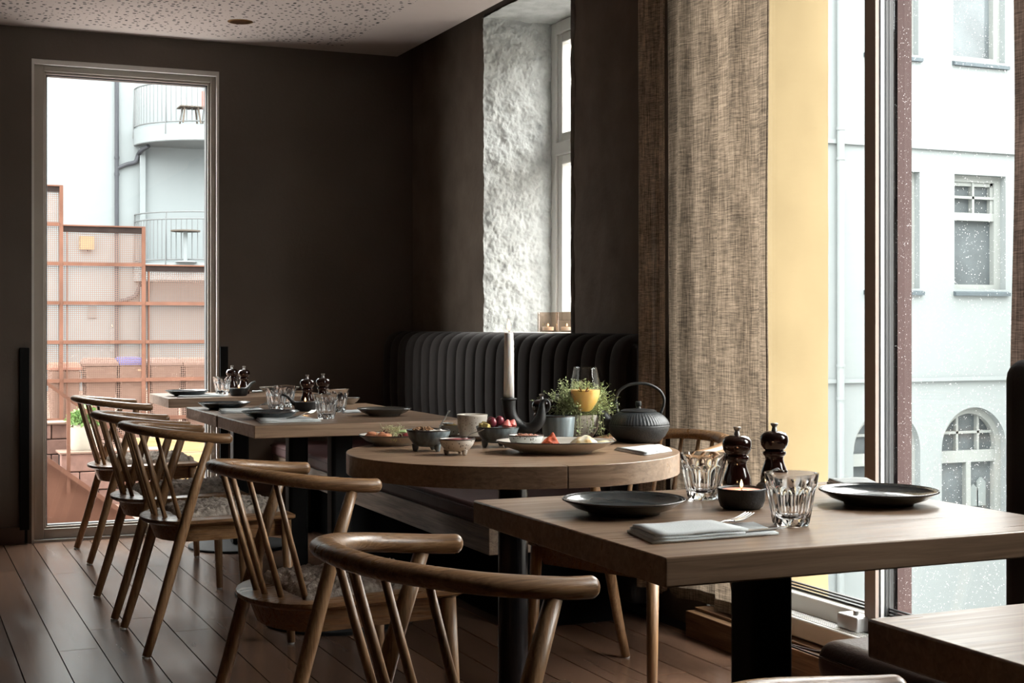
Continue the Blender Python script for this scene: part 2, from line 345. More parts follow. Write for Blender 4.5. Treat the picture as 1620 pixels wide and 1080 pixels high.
def yframe(parent, y0, y1, z0, z1, wd, x0, x1, mat, name='window_frame', bv=.004):
    for a in ((y0, y0+wd, z0, z1), (y1-wd, y1, z0, z1), (y0+wd, y1-wd, z1-wd, z1), (y0+wd, y1-wd, z0, z0+wd)):
        MB().box(x0, x1, a[0], a[1], a[2], a[3]).build(name, mat, parent, bevel=bv)
TZ = 1.93
yframe(w2, NY0, NY1-.02, NZ0, NZ1-.02, .06, NX, NX+.1, M['white'])
MB().box(NX-.005, NX+.09, NY0+.06, NY1-.08, TZ, TZ+.065).build('transom', M['white'], w2, bevel=.006)
for (a, c) in ((NZ0+.06, TZ), (TZ+.065, NZ1-.08)):
    for (y0, y1) in ((NY0+.06, 5.93), (5.93, NY1-.08)):
        yframe(w2, y0, y1, a, c, .045, NX+.012, NX+.07, M['white'], 'sash')
        MB().box(NX+.04, NX+.045, y0+.045, y1-.045, a+.045, c-.045).build('pane', M['pane'], w2)
        if a > TZ:
            MB().box(NX+.02, NX+.06, (y0+y1)/2-.012, (y0+y1)/2+.012, a+.045, c-.045).build('glazing_bar', M['white'], w2)

# ------------------------------------------------------------------ big window on the right
w3 = struct(bpy.data.objects.new('window_3', None), 'floor to ceiling street window with brown frame'); col.objects.link(w3)
GY0, GX = .85, 2.775
pl = struct(MB().box(2.565, 2.98, GY0, JY-.015, -.02, .088).build('trim_3', M['plinth'], bevel=.003), 'oak plinth board under the street window')
MB().box(2.60, 2.98, GY0, JY-.02, .088, .098).build('ledge', M['plinth'], pl)
MB().box(2.63, 2.69, GY0, JY-.10, .102, .165).build('sill_profile', M['white'], w3, bevel=.006)
for k in range(4):
    MB().box(2.640 + k*.012, 2.644 + k*.012, GY0, JY-.10, .165, .1675).build('track', M['alu'], w3)
MB().box(2.69, 2.84, GY0, JY-.10, .10, .155).build('sill_track', M['alu'], w3)
MB().box(2.715, 2.76, GY0, JY-.07, .155, .215).build('bottom_rail', M['white'], w3, bevel=.005)
for k in range(3):
    MB().box(2.752, 2.762, GY0, JY-.08, .215 + k*.010, .220 + k*.010).build('gasket', M['gasket'], w3)
MB().box(2.70, 2.765, JY-.10, JY-.03, .098, 2.86).build('jamb', M['white'], w3, bevel=.004)
MB().box(2.66, 2.70, JY-.065, JY-.02, .098, 2.86).build('jamb', M['white'], w3, bevel=.004)
for ym in (3.490, 1.95):
    MB().box(2.70, 2.712, ym-.026, ym+.026, .17, 2.9).build('mullion', M['brownframe'], w3)
    MB().box(2.712, 2.722, ym-.02, ym+.026, .17, 2.9).build('gasket', M['gasket'], w3)
    MB().box(2.722, 2.733, ym-.024, ym+.026, .17, 2.9).build('mullion', M['alu'], w3)
    MB().box(2.733, 2.770, ym-.022, ym+.026, .17, 2.9).build('gasket', M['gasket'], w3)
    for k in range(2): MB().box(2.742 + k*.012, 2.744 + k*.012, ym-.0235, ym, .17, 2.9).build('spacer', M['zincgrey'], w3)
    MB().box(2.782, 2.835, ym-.026, ym+.026, .10, 2.9).build('outer_mullion', M['mauve'], w3)
ye = [JY-.06, 3.490, 1.95, GY0]
for a, c in zip(ye[:-1], ye[1:]):
    MB().box(GX-.003, GX+.003, c+.02, a-.02, .24, 2.88).build('pane', M['pane'] if a > 4 else M['pane_wet'], w3)
yh = atX(1340, 990, 2.70)
hb = MB().box(2.66, 2.72, 3.50, 3.60, .166, .212); hb.build('hinge_cover', M['alu'], w3, bevel=.004)
MB().lathe([(.009,0),(.009,.012),(.004,.014),(0,.014)], 12, (2.69, 3.545, .212)).build('hinge_pin', M['metal'], w3, True)
# the rest of the room behind the viewer
struct(MB().box(-4.2, -4, -4.5, YB+.35, -.1, 2.9).build('wall_left', M['wall']), 'dark side wall')
struct(MB().box(-4.2, 3.3, -4.7, -4.5, -.1, 2.9).build('wall_front', M['wall']), 'dark wall behind the viewer')
struct(MB().box(2.66, 3.3, -4.5, GY0, 0, 2.9).build('wall_right_pier', M['wall']), 'dark masonry pier')

struct(MB().box(-6, 3.17, -12, YB+.35, 3.0, 11).build('wall_added_storeys', M['reveal']), 'unseen storeys added above the room to block sky light')  # unseen mass added to keep sky light off the buildings outside
# ------------------------------------------------------------------ black posts beside the tall window
for x0, x1, lab in ((WX0-.058, WX0-.012, 'matt black upright panel left of the tall window'), (WX1+.002, WX1+.044, 'matt black upright panel right of the tall window')):
    t = thing('wall_post', ((x0+x1)/2, YB, 0), lab, 'post', 'black uprights flanking the tall window'); hw = (x1-x0)/2
    MB().box(-hw, hw, -.02, -.001, .07, .98).build('panel', M['black'], t, bevel=.002)
    MB().box(-hw*.6, hw*.6, -.016, -.001, .003, .07).build('foot', M['black'], t)

# ------------------------------------------------------------------ curtains
def linen(name, c, tr):
    m = bpy.data.materials.new(name); m.use_nodes = True; nt = m.node_tree; nt.nodes.clear(); out = N(nt, 'ShaderNodeOutputMaterial')
    facs = []
    for s_ in ((60, 300, 11), (60, 13, 270)):
        mp = coords(nt, s_); n = N(nt, 'ShaderNodeTexNoise'); n.inputs['Scale'].default_value = 1; n.inputs['Detail'].default_value = 4; n.inputs['Roughness'].default_value = .7; L(nt, mp.outputs[0], n.inputs[0]); facs.append(n.outputs[0])
    mp = coords(nt, (2, 10, 5)); n = N(nt, 'ShaderNodeTexNoise'); n.inputs['Scale'].default_value = 1; n.inputs['Detail'].default_value = 3; L(nt, mp.outputs[0], n.inputs[0])
    a = N(nt, 'ShaderNodeMath', operation='ADD'); L(nt, facs[0], a.inputs[0]); L(nt, facs[1], a.inputs[1])
    a2 = N(nt, 'ShaderNodeMath', operation='MULTIPLY_ADD'); L(nt, n.outputs[0], a2.inputs[0]); a2.inputs[1].default_value = .45; L(nt, a.outputs[0], a2.inputs[2])
    r = ramp(nt, a2.outputs[0], [(0, (0,0,0)), (1, (1,1,1))])
    mr = N(nt, 'ShaderNodeMapRange'); mr.inputs['From Min'].default_value = .98; mr.inputs['From Max'].default_value = 1.48; L(nt, a2.outputs[0], mr.inputs[0])
    r = ramp(nt, mr.outputs[0], [(0, [x*.34 for x in c]), (.5, c), (1, [min(1, x*1.95) for x in c])])
    d = N(nt, 'ShaderNodeBsdfDiffuse'); t = N(nt, 'ShaderNodeBsdfTranslucent'); L(nt, r.outputs[0], d.inputs[0]); L(nt, r.outputs[0], t.inputs[0])
    mx = N(nt, 'ShaderNodeMixShader'); mx.inputs[0].default_value = tr; L(nt, d.outputs[0], mx.inputs[1]); L(nt, t.outputs[0], mx.inputs[2]); L(nt, mx.outputs[0], out.inputs[0])
    return m
M['linen'] = linen('natural_linen', (.12,.093,.069), .62)
M['linen_mid'] = linen('shaded_linen', (.48,.40,.32), .25)  # same linen as above, colour raised to make up for hanging in shade
M['linen_dark'] = linen('dark_linen', (.06,.042,.034), .3)
def curtain(name, y0, y1, x, z0, z1, mat, label, nf, amp, seed, skew=0):
    def g(a, b_):
        y = y0 + (y1-y0)*a; z = z0 + (z1-z0)*b_
        q = math.sin(a*nf*2*math.pi + seed + .6*math.sin(b_*2+seed)) * amp + .35*amp*math.sin(a*nf*5.1*math.pi + 2*seed + b_) + .008*noise.noise(Vector((a*6, b_*2.5, seed)))
        return Vector((x + q*(1 - .3*b_), y + .012*noise.noise(Vector((a*4, b_*3, seed+5))) + skew*(1-b_)*a, z))
    t = thing(name, (x, (y0+y1)/2, z0), label, 'curtain')
    o = MB().grid(g, 160, 60).build('fabric', mat, t, 2); o.matrix_parent_inverse = Matrix.Translation((-x, -(y0+y1)/2, -z0))
    mb = MB()
    def h(a, b_):
        p = g(a, b_*.014); p.x -= .003; return p
    o = mb.grid(h, 120, 1).build('hem', mat, t, 2); o.matrix_parent_inverse = Matrix.Translation((-x, -(y0+y1)/2, -z0))
    def sd(a, b_): p = g(.975 + a*.03, b_); p.x -= .004; return p
    o = MB().grid(sd, 3, 60).build('side_hem', mat, t, 2); o.matrix_parent_inverse = Matrix.Translation((-x, -(y0+y1)/2, -z0))
    return t
curtain('linen_curtain', 4.44, 3.775, 2.535, .145, 2.88, M['linen'], 'natural linen curtain lit from behind, hanging at the left of the street window', 2.3, .022, 1.3)
curtain('linen_curtain', 4.64, 4.385, 2.515, .145, 2.88, M['linen_mid'], 'shadowed brown linen curtain gathered against the wall beside the banquette', 1.6, .028, .4)
curtain('linen_curtain', 2.72, 2.05, 2.52, .145, 2.88, M['linen_dark'], 'dark brown curtain at the right edge above the tall upholstered back', 2.5, .03, 2.1)
def oplain(*a, **k):
    k.setdefault('spec', .06); return plain(*a, **k)
# ------------------------------------------------------------------ outside, street side
M['yellow'] = oplain('yellow_stucco', (.2,.153,.085), .95, var=.05, vs_=4, bmp=.06, bs=30)
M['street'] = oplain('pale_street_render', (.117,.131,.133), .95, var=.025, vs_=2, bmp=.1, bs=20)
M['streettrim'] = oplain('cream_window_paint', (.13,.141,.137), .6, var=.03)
M['slate'] = oplain('grey_metal_sill', (.04,.05,.056), .5, var=.1)
M['darkpane'] = oplain('dark_street_glass', (.055,.064,.068), .06, spec=.12, var=.4, vs_=1.2)
M['paving'] = oplain('wet_paving', (.33,.32,.31), .6, var=.1)
st = struct(rough(2.775, 3.17, -.5, 3.6, lambda u, v_: (Vector((u, JY-.018, v_)), Vector((0, -1, 0))), 20, 100, .006, 6).build('wall_outer_reveal', M['yellow'], None, 2), 'yellow stucco outer reveal of the street window')
struct(MB().box(14, 22, -26, 11.5, -3.3, 5.6).build('wall_opposite_houses', oplain('opposite_house_render', (.3,.28,.25), .9)), 'row of houses along the other side of the street')
struct(MB().box(3.2, 60, -30, 60, -3.4, -3.3).build('ground_street', M['paving']), 'street paving far below')
YS = 17.0
def fx(px_): return atY(px_, 515, YS).x
def fz(px_, y): return atY(px_, y, YS).z
bd = thing('street_building', (fx(1450), YS, -3.3), 'white rendered apartment house across the street seen through the large right window', 'building')
bo = Vector((fx(1450), YS, -3.3))
def bb(name, x0, x1, y0, y1, z0, z1, mat, par, bevel=0):
    return MB().box(x0-bo.x, x1-bo.x, y0-bo.y, y1-bo.y, z0-bo.z, z1-bo.z).build(name, mat, par, bevel=bevel)
# window openings: (px left, px right, y top, y bottom, arched)
wins = [(1508, 1590, -120, 93, 0), (1510, 1591, 275, 457, 0), (1490, 1592, 645, 845, 1), (1368, 1453, -120, 93, 0), (1368, 1455, 272, 457, 0), (1350, 1456, 664, 845, 1),
        (1650, 1735, -120, 93, 0), (1652, 1737, 277, 457, 0), (1640, 1745, 640, 845, 1)]
D = .32
def facade():
    rows_ = [[w_ for w_ in wins if w_[2] == y_ or w_[2] in y_] for y_ in ((-120,), (272, 275, 277), (640, 645, 664))]
    rows_ = [sorted([w_ for w_ in wins if w_[2] in y_]) for y_ in ((-120,), (272, 275, 277), (640, 645, 664))]
    def bx(x0, x1, z0, z1): MB().box(x0-bo.x, x1-bo.x, 0, D, z0-bo.z, z1-bo.z).build('wall', M['street'], bd)
    prev = 7.6
    for rw in rows_:
        zt, zb_ = fz(1510, rw[1][2]), fz(1510, rw[1][3]); bx(4.2, 23, zt, prev); x = 4.2
        for (a, b_, c, d_, e) in rw:
            bx(x, fx(a), zb_, zt); x = fx(b_)
        bx(x, 23, zb_, zt); prev = zb_
        for (a, b_, c, d_, e) in rw:
            if not e: continue
            x0, x1 = fx(a), fx(b_); rr = (x1-x0)/2; cx = (x0+x1)/2; n = 14
            for sgn in (-1, 1):
                arc = [(cx + sgn*rr*math.cos(t) - bo.x, zt - rr + rr*math.sin(t) - bo.z) for t in [math.pi/2*i/n for i in range(n+1)]]
                MB().xprism([(cx + sgn*rr - bo.x, zt - bo.z)] + arc[::-1], 0, D).build('spandrel', M['street'], bd)
    bx(4.2, 23, -3.3, prev)
    MB().box(4.2-bo.x, 23-bo.x, D+.3, D+.4, 0, 7.6-bo.z).build('inner_wall', M['street'], bd)
facade()
for z_, pxy in ((229, 1450), (597, 1450)):
    zz = fz(pxy, z_); bb('cornice', 4.2, 23, YS-.05, YS, zz-.06, zz, M['street'], bd)
xd = fx(1324)
MB().sweep([(xd-bo.x, -.09, 0), (xd-bo.x, -.09, 10.9)], .055, seg=10).build('downpipe', M['street'], bd, True)
for y_ in (205, 252, 578, 630):
    MB().lathe([(.065,-.02),(.065,.02)], 12, (xd-bo.x, -.09, fz(1324, y_)-bo.z)).build('pipe_clip', M['street'], bd, True)
for (a, b_, c, d_, e) in wins:
    c = {272: 275, 277: 275, 640: 645, 664: 645}.get(c, c); d_ = {-120: 93, 275: 457, 645: 845}[c]
    x0, x1, z1, z0 = fx(a)-bo.x, fx(b_)-bo.x, fz(1510, c)-bo.z, fz(1510, d_)-bo.z
    wq = MB().box(x0, x1, .22, .26, z0, z1 if not e else z1).build('window', M['darkpane'], bd)
    T = M['streettrim']; fw = .075
    def bar(X0, X1, Z0, Z1, y0=.13, nm='window_bar'): MB().box(X0, X1, y0, .23, Z0, Z1).build(nm, T, wq)
    bar(x0, x0+fw, z0, z1 if not e else z1-(x1-x0)/2, .12); bar(x1-fw*1.6, x1, z0, z1 if not e else z1-(x1-x0)/2, .12); bar(x0+fw, x1-fw*1.6, z0, z0+fw, .12)
    if not e:
        bar(x0+fw, x1-fw*1.6, z1-fw*1.3, z1, .12); zt = z1 - (z1-z0)*.36; zq = z1-fw*1.3
        if c > 0:
            bar(x0+fw, x1-fw*1.6, zt-.06, zt+.06); xm = (x0+x1-fw*.6)/2; bar(xm-.02, xm+.02, zt+.06, zq); zm = (zt+.06+zq)/2; bar(x0+fw, x1-fw*1.6, zm-.02, zm+.02)
            bar(x0+fw, x0+fw*1.7, zt+.06, zq, .15); bar(x1-fw*2.3, x1-fw*1.6, zt+.06, zq, .15); bar(x0+fw, x1-fw*1.6, zq-.06, zq, .15)
        MB().add([(x0-.02, -.06, z0-.1), (x1+.05, -.06, z0-.1), (x1+.05, -.06, z0-.05), (x0-.02, -.06, z0-.05), (x0-.02, .14, z0-.1), (x1+.05, .14, z0-.1), (x1+.05, .14, z0+.01), (x0-.02, .14, z0+.01)],
                 [(0,1,2,3),(5,4,7,6),(3,2,6,7),(0,3,7,4),(1,5,6,2),(0,4,5,1)]).build('window_sill', M['slate'], wq)
    else:
        rr = (x1-x0)/2; cx = (x0+x1)/2; zc = z1-rr; n = 24
        ring = lambda R: [(cx + R*math.cos(math.pi*i/n), zc + R*math.sin(math.pi*i/n)) for i in range(n+1)]
        o_ = ring(rr); i_ = ring(rr-.10); MB().xprism(o_ + i_[::-1], .12, .23).build('window_arch', T, wq)
        zt = zc - .06; bar(x0+fw, x1-fw*1.6, zt-.16, zt+.02); bar(cx-.045, cx+.045, z0+fw, zt-.16)
        for q in (-.36, .36): bar(cx + q*rr*.9-.02, cx + q*rr*.9+.02, zt, zc + rr*.86, .15)
        bar(x0+fw, x1-fw, zc+rr*.38-.02, zc+rr*.38+.02, .15)
# two paper houses standing in the arched window
for q, h_, s_ in ((1545, .26, .18), (1558, .36, .17)):
    x0 = fx(q)-bo.x; z0 = fz(1540, 803)-bo.z
    MB().xprism([(x0, z0), (x0+s_, z0), (x0+s_, z0+h_), (x0+s_*.5, z0+h_+.08), (x0, z0+h_)], .17, .21).build('paper_house', oplain('paper_house_card', (.10,.115,.115), .8), bd)

# ------------------------------------------------------------------ outside, courtyard beyond the tall window
M['court'] = oplain('courtyard_white_render', (.104,.118,.122), .95, var=.02, vs_=1.5, bmp=.08, bs=12)
M['zinc'] = oplain('zinc_pipe', (.026,.028,.032), .5, .1)
M['corten'] = oplain('corten_steel', (.085,.042,.029), .75, var=.3, vs_=3, bmp=.2, bs=30)
M['cortendark'] = oplain('corten_edge', (.014,.010,.009), .8, var=.25, vs_=8)
M['terracotta'] = oplain('terracotta_paving', (.12,.08,.063), .85, var=.15, vs_=5)
M['block'] = oplain('red_sandstone', (.12,.072,.06), .9, var=.25, vs_=9, bmp=.4, bs=40, rnd=True)
M['concrete'] = oplain('cast_concrete', (.24,.225,.19), .9, var=.12, vs_=8, bmp=.2, bs=50)
M['bin'] = oplain('brown_bin_plastic', (.085,.052,.04), .55, var=.1)
M['leaf'] = oplain('green_leaf', (.12,.2,.07), .5, var=.4, vs_=40)
struct(MB().box(-30, 5.5, 9.0, 60, -.5, -.40).build('ground_courtyard', M['terracotta']), 'terracotta courtyard paving')
YT = 34.0
def tx(px_): return atY(px_, 515, YT).x
def tz(px_, y): return atY(px_, y, YT).z
cb = thing('courtyard_building', (tx(200), YT, -.4), 'white building with round stacked balconies seen through the tall window', 'building'); co = Vector((tx(200), YT, -.4))
MB().box(-22, 24, 0, .4, 0, 17).build('wall', M['court'], cb)
xd = tx(184)-co.x
MB().sweep([(xd, -.08, 0), (xd, -.08, 12)], .048, seg=10).build('downpipe', M['zinc'], cb, True)
def tp(px_, y, dy=-.08): 
    p_ = atY(px_, y, YT+dy); return p_ - co
MB().sweep(smoothpath([tp(186, 266), tp(200, 260), tp(214, 256), tp(219, 244), tp(224, 238, -.3), tp(235, 231, -.5)]), .05, seg=10).build('pipe_branch', M['zinc'], cb, True)
MB().sweep(smoothpath([tp(186, 478), tp(205, 472), tp(215, 466), tp(222, 452), tp(228, 440, -.4)]), .05, seg=10).build('pipe_branch', M['zinc'], cb, True)
for y_ in (250, 276): MB().lathe([(.06,-.03),(.06,.03)], 12, (xd, -.08, tz(184, y_)+.4)).build('pipe_clip', M['zinc'], cb, True)
xc = tx(332)-co.x; rB = xc - (tx(211)-co.x); rV = xc - (tx(221)-co.x)
MB().box(tx(220)-co.x, tx(229)-co.x, -.12, 0, 0, tz(220, 235)+.4).build('pilaster', M['court'], cb)
for k, (yt, yb_, yr) in enumerate(((206, 231, 141), (418, 446, 340))):
    z1 = tz(211, yt)+.4; z0 = tz(211, yb_)+.4; zr = tz(211, yr)+.4
    sl = MB().lathe([(rB-.02, z0), (rB, z0+.02), (rB, z1)], 64, (xc, 0, 0)).build('balcony_slab', M['court'], cb, True)
    mb = MB(); nb = 44; R = rB-.03
    for i in range(nb+1):
        a = math.pi + math.pi*i/nb; x_, y_ = xc + R*math.cos(a), R*math.sin(a); mb.rod((x_, y_, z1+.05), (x_, y_, zr - (.16 if k else 0)), .011, seg=5)
    for hz in ((z1+.07, zr) if not k else (z1+.07, zr-.16, zr)):
        mb.sweep([(xc + R*math.cos(math.pi+math.pi*i/40), R*math.sin(math.pi+math.pi*i/40), hz) for i in range(41)], .018, seg=6)
    for i in range(0, nb+1, 11):
        a = math.pi + math.pi*i/nb; mb.rod((xc + rB*math.cos(a)*1.005, rB*math.sin(a)*1.005, z1-.2), (xc + R*math.cos(a), R*math.sin(a), zr), .016, seg=5)
    mb.build('railing', oplain('pale_railing_paint', (.07,.076,.078), .5), sl, True)
# vent in the courtyard wall
MB().box(*[q for q in (tx(139)-co.x, tx(152)-co.x)], -.03, 0, tz(145, 503)+.4, tz(145, 484)+.4).build('vent', oplain('vent_grille', (.085,.088,.088), .6), cb)
# balcony furniture
zt1 = tz(211, 206); 
p_ = Vector((tx(281), YT-1.55, zt1)); t = thing('garden_table', p_, 'small slatted wooden table on the upper round balcony', 'table')
tm = oplain('weathered_teak', (.05,.042,.035), .8); k_ = (YT-1.55)/YT
for i in range(5): MB().box(-.26 + i*.105, -.26 + i*.105+.085, -.25, .25, .36, .385).build('slat', tm, t)
for i in (-1, 1):
    for j in (-1, 1): MB().rod((i*.2, j*.2, 0), (i*.15, j*.15, .36), .02).build('leg', tm, t, True)
p_ = Vector((tx(316), YT-1.5, zt1)); t = thing('garden_chair', p_, 'faded red balcony chair beside the small slatted table', 'chair'); rm = oplain('faded_red_slats', (.14,.06,.048), .8)
for i in range(4): MB().box(-.22 + i*.115, -.22 + i*.115+.1, .15, .17, .42, .8).build('back_slat', rm, t)
MB().box(-.23, .23, -.2, .18, .38, .41).build('seat', rm, t)
for i in (-1, 1):
    for j in (-1, 1): MB().rod((i*.2, j*.17, 0), (i*.18, j*.15, .38), .018).build('leg', tm, t, True)
zt2 = tz(211, 418); p_ = Vector((tx(273), YT-1.6, zt2)); t = thing('balcony_table', p_, 'round pedestal table on the lower round balcony', 'table')
MB().lathe([(0,.69),(.33,.69),(.33,.72),(0,.72)], 24).build('tabletop', tm, t, True); MB().rod((0,0,0.02), (0,0,.69), .05).build('pedestal', M['court'], t, True); MB().lathe([(0,0),(.25,0),(.22,.02),(0,.02)], 20).build('foot', M['court'], t, True)
p_ = tp(137, 384, -.1) + co; t = thing('wall_lamp', p_, 'yellow box lamp on the white courtyard wall', 'lamp')
MB().box(-.15, .15, -.1, .1, -.15, .15).build('shade', oplain('yellow_lamp_box', (.15,.115,.06), .6), t); MB().rod((.03, 0, -.2), (.03, 0, -.15), .03).build('bulb', M['zinc'], t)

# corten mesh fence, stepping down to the right
m = bpy.data.materials.new('corten_mesh'); m.use_nodes = True; nt = m.node_tree; b = nt.nodes['Principled BSDF']; b.inputs['Base Color'].default_value = (.105,.068,.054,1); b.inputs['Roughness'].default_value = .8; b.inputs['Specular IOR Level'].default_value = .05
mp = coords(nt); sp = N(nt, 'ShaderNodeSeparateXYZ'); L(nt, mp.outputs[0], sp.inputs[0]); hs = []
for i in (0, 2):
    q = N(nt, 'ShaderNodeMath', operation='MULTIPLY'); q.inputs[1].default_value = 2*math.pi/.021; L(nt, sp.outputs[i], q.inputs[0])
    s_ = N(nt, 'ShaderNodeMath', operation='SINE'); L(nt, q.outputs[0], s_.inputs[0]); g_ = N(nt, 'ShaderNodeMath', operation='GREATER_THAN'); g_.inputs[1].default_value = .55; L(nt, s_.outputs[0], g_.inputs[0]); hs.append(g_.outputs[0])
mxx = N(nt, 'ShaderNodeMath', operation='MAXIMUM'); L(nt, hs[0], mxx.inputs[0]); L(nt, hs[1], mxx.inputs[1]); L(nt, mxx.outputs[0], b.inputs['Alpha'])
M['mesh'] = m
YF = 16.0
def ffx(px_): return atY(px_, 515, YF).x
def ffz(px_, y): return atY(px_, y, YF).z
fo = Vector((ffx(165), YF, -.4)); fe = thing('mesh_fence', fo, 'rust brown steel mesh fence stepping down in panels in the courtyard', 'fence')
posts = [20, 98, 228, 362]; tops = [293, 355, 416]; rows = [355, 417, 479, 541, 602, 664, 726]
for k in range(3):
    x0, x1 = ffx(posts[k])-fo.x, ffx(posts[k+1])-fo.x; zt = ffz(98, tops[k])-fo.z
    MB().box(x1-.028, x1+.012, -.02, .02, 0, zt).build('post', M['corten'], fe)
    if k: MB().box(x0+.045, x0+.058, -.008, .012, 0, zt).build('stay', M['corten'], fe)
    MB().box(x0+.012, x1-.028, -.028, .05, zt-.014, zt).build('top_rail', M['corten'], fe)
    MB().box(x0+.012, x1-.028, -.014, -.004, zt-.075, zt-.014).build('top_plate', M['cortendark'], fe)
    MB().box(x0+.012, x1-.028, .010, .014, 0, zt-.02).build('mesh_panel', M['mesh'], fe)
    for r_ in rows:
        if r_ > tops[k]+20:
            z = ffz(98, r_)-fo.z
            if z < 0: continue
            MB().box(x0+.012, x1-.028, -.03, .008, z-.02, z+.02).build('rail', M['corten'], fe)
# bins
YN = 18.5
for q, (a, b_, y_, lidc, lab) in enumerate(((76, 126, 573, (.50,.22,.16), 'brown wheelie bin with reddish lid at the left behind the mesh fence'), (130, 183, 566, (.30,.2,.17), 'brown wheelie bin with brown lid behind the mesh fence'), (184, 226, 565, (.12,.14,.42), 'wheelie bin with blue lid behind the mesh fence'), (234, 283, 566, (.33,.23,.2), 'brown wheelie bin right of the fence post'), (286, 340, 566, (.36,.24,.2), 'rightmost brown wheelie bin behind the mesh fence'))):
    x0 = atY(a, 515, YN).x; x1 = atY(b_, 515, YN).x; zt = atY(a, y_, YN).z; wd = (x1-x0)/2
    t = thing('wheelie_bin', ((x0+x1)/2, YN, -.4), lab, 'bin', 'bins behind the fence'); h_ = zt+.4
    def sec(s_, z): return [(-wd*s_, -.25*s_, z), (wd*s_, -.25*s_, z), (wd*s_, .3*s_, z), (-wd*s_, .3*s_, z)]
    mb = MB().add(sec(.72, .06)+sec(.93, h_-.1), [(3,2,1,0),(4,5,6,7),(0,1,5,4),(1,2,6,5),(2,3,7,6),(3,0,4,7)]); mb.build('body', M['bin'], t, bevel=.02)
    MB().add(sec(1, h_-.1)+sec(1, h_-.06)+sec(.8, h_), [(3,2,1,0),(0,1,5,4),(1,2,6,5),(2,3,7,6),(3,0,4,7),(4,5,9,8),(5,6,10,9),(6,7,11,10),(7,4,8,11),(8,9,10,11)]).build('lid', oplain('bin_lid', [q_*.3 for q_ in lidc], .5), t, bevel=.01)
    for s_ in (-1, 1): MB().sweep([(s_*wd*.75, .26, .1), (s_*wd*.75+s_*.05, .26, .1)], .1, seg=16).build('wheel', M['gasket'], t, True)
# stair flank of corten sheet with handrail
YR = 10.2
def rp(px_, y): 
    p_ = atY(px_, y, YR); return Vector((p_.x, 0, p_.z))
r0 = rp(60, 717); ro = Vector((r0.x, YR, -.4)); sf = thing('stair_flank', ro, 'corten steel stair side with thin handrail just outside the tall window', 'stair railing')
def rl(px_, y): p_ = rp(px_, y); return (p_.x-ro.x, p_.z+.4)
a0, a1 = rl(40, 702), rl(262, 858); 
MB().xprism([(a0[0], -.6), a0, a1, (a1[0], -.6)], .0, .012).build('side_sheet', M['corten'], sf)
MB().bar((a0[0], -.01, a0[1]), (a1[0], -.01, a1[1]), .05, .03).build('stringer_cap', M['corten'], sf)
b0, b1 = rl(40, 582), rl(262, 739); MB().bar((b0[0], 0, b0[1]), (b1[0], 0, b1[1]), .03, .022).build('handrail', M['corten'], sf)
for q in (108, 196):
    c0 = rl(q, 606 + (q-75)*.7); c1 = rl(q, 780 + (q-108)*.7); MB().box(c0[0]-.012, c0[0]+.012, -.025, -.005, c1[1], c0[1]).build('baluster', M['corten'], sf)
# sandstone block terraces
def blocks(name, label, Y, px0, px1, y0, y1, rows_, bw):
    a = atY(px0, y0, Y); c = atY(px1, y1, Y); h_ = (a.z-c.z)/rows_
    t = thing(name, (a.x, Y, c.z), label, 'wall')
    MB().box(.01, c.x-a.x-.01, .012, .28, 0, a.z-c.z-.004).build('mortar_core', M['cortendark'], t)
    for r_ in range(rows_):
        x = 0 - (r_ % 2)*bw*.5; 
        while x < c.x-a.x:
            xa, xb = max(x, 0), min(x+bw, c.x-a.x)
            if xb-xa > .04: MB().box(xa+.004, xb-.004, random.uniform(-.008, .004), .1, r_*h_+.004, (r_+1)*h_-.004).build('stone_block', M['block'], t, bevel=.006)
            x += bw
    MB().box(-.01, c.x-a.x+.01, -.02, .3, a.z-c.z-.002, a.z-c.z+.012).build('coping', M['terracotta'], t)
    return t
blocks('block_wall', 'low sandstone block wall at the left of the concrete plant pot', 12.6, 30, 108, 672, 742, 3, .26)
blocks('block_wall', 'sandstone block terrace under the concrete plant pot', 12.2, 96, 262, 718, 798, 3, .30)
bx_ = atY(216, 692, 13.4); bx2 = atY(345, 790, 13.4)
t = thing('board_planter', (bx_.x, 13.4, bx2.z), 'pale yellow timber boarding low behind the chairs outside the tall window', 'planter'); hb_ = (bx_.z-bx2.z)/4
ym_ = wood('pale_pine', (.25,.17,.08), (.3,.21,.11), (.34,.25,.14), axis=0, rough=.8, spec=.05)
for i in range(4): MB().box(0, bx2.x-bx_.x, 0, .03, i*hb_+.004, (i+1)*hb_-.004).build('board', ym_, t)
pb = atY(132, 716, 12.4); t = thing('potted_shrub', (pb.x, 12.4, pb.z+.012), 'round concrete pot with a bright green shrub outside the tall window', 'potted plant')
pr_ = 21*12.2/F
MB().lathe([(pr_*.8,0),(pr_*.98,.04),(pr_,.2),(pr_*.99,.235),(pr_*.88,.235),(pr_*.86,.2),(0,.2)], 28).build('pot', M['concrete'], t, True)
mb = MB(); random.seed(3)
for i in range(420):
    a = random.random()*6.28; rr = pr_*1.25*math.sqrt(random.random()); z = .22 + random.random()*.2*(1.15-rr/pr_*.6); c = Vector((rr*math.cos(a), rr*math.sin(a)*.9, z))
    d1 = Vector((random.uniform(-1,1), random.uniform(-1,1), random.uniform(-.3,1))).normalized()*.03; d2 = d1.cross(Vector((random.random(), random.random(), .5))).normalized()*.014
    mb.add([c-d1, c+d2, c+d1, c-d2], [(0,1,2,3)])
mb.build('foliage', M['leaf'], t)
random.seed(11)
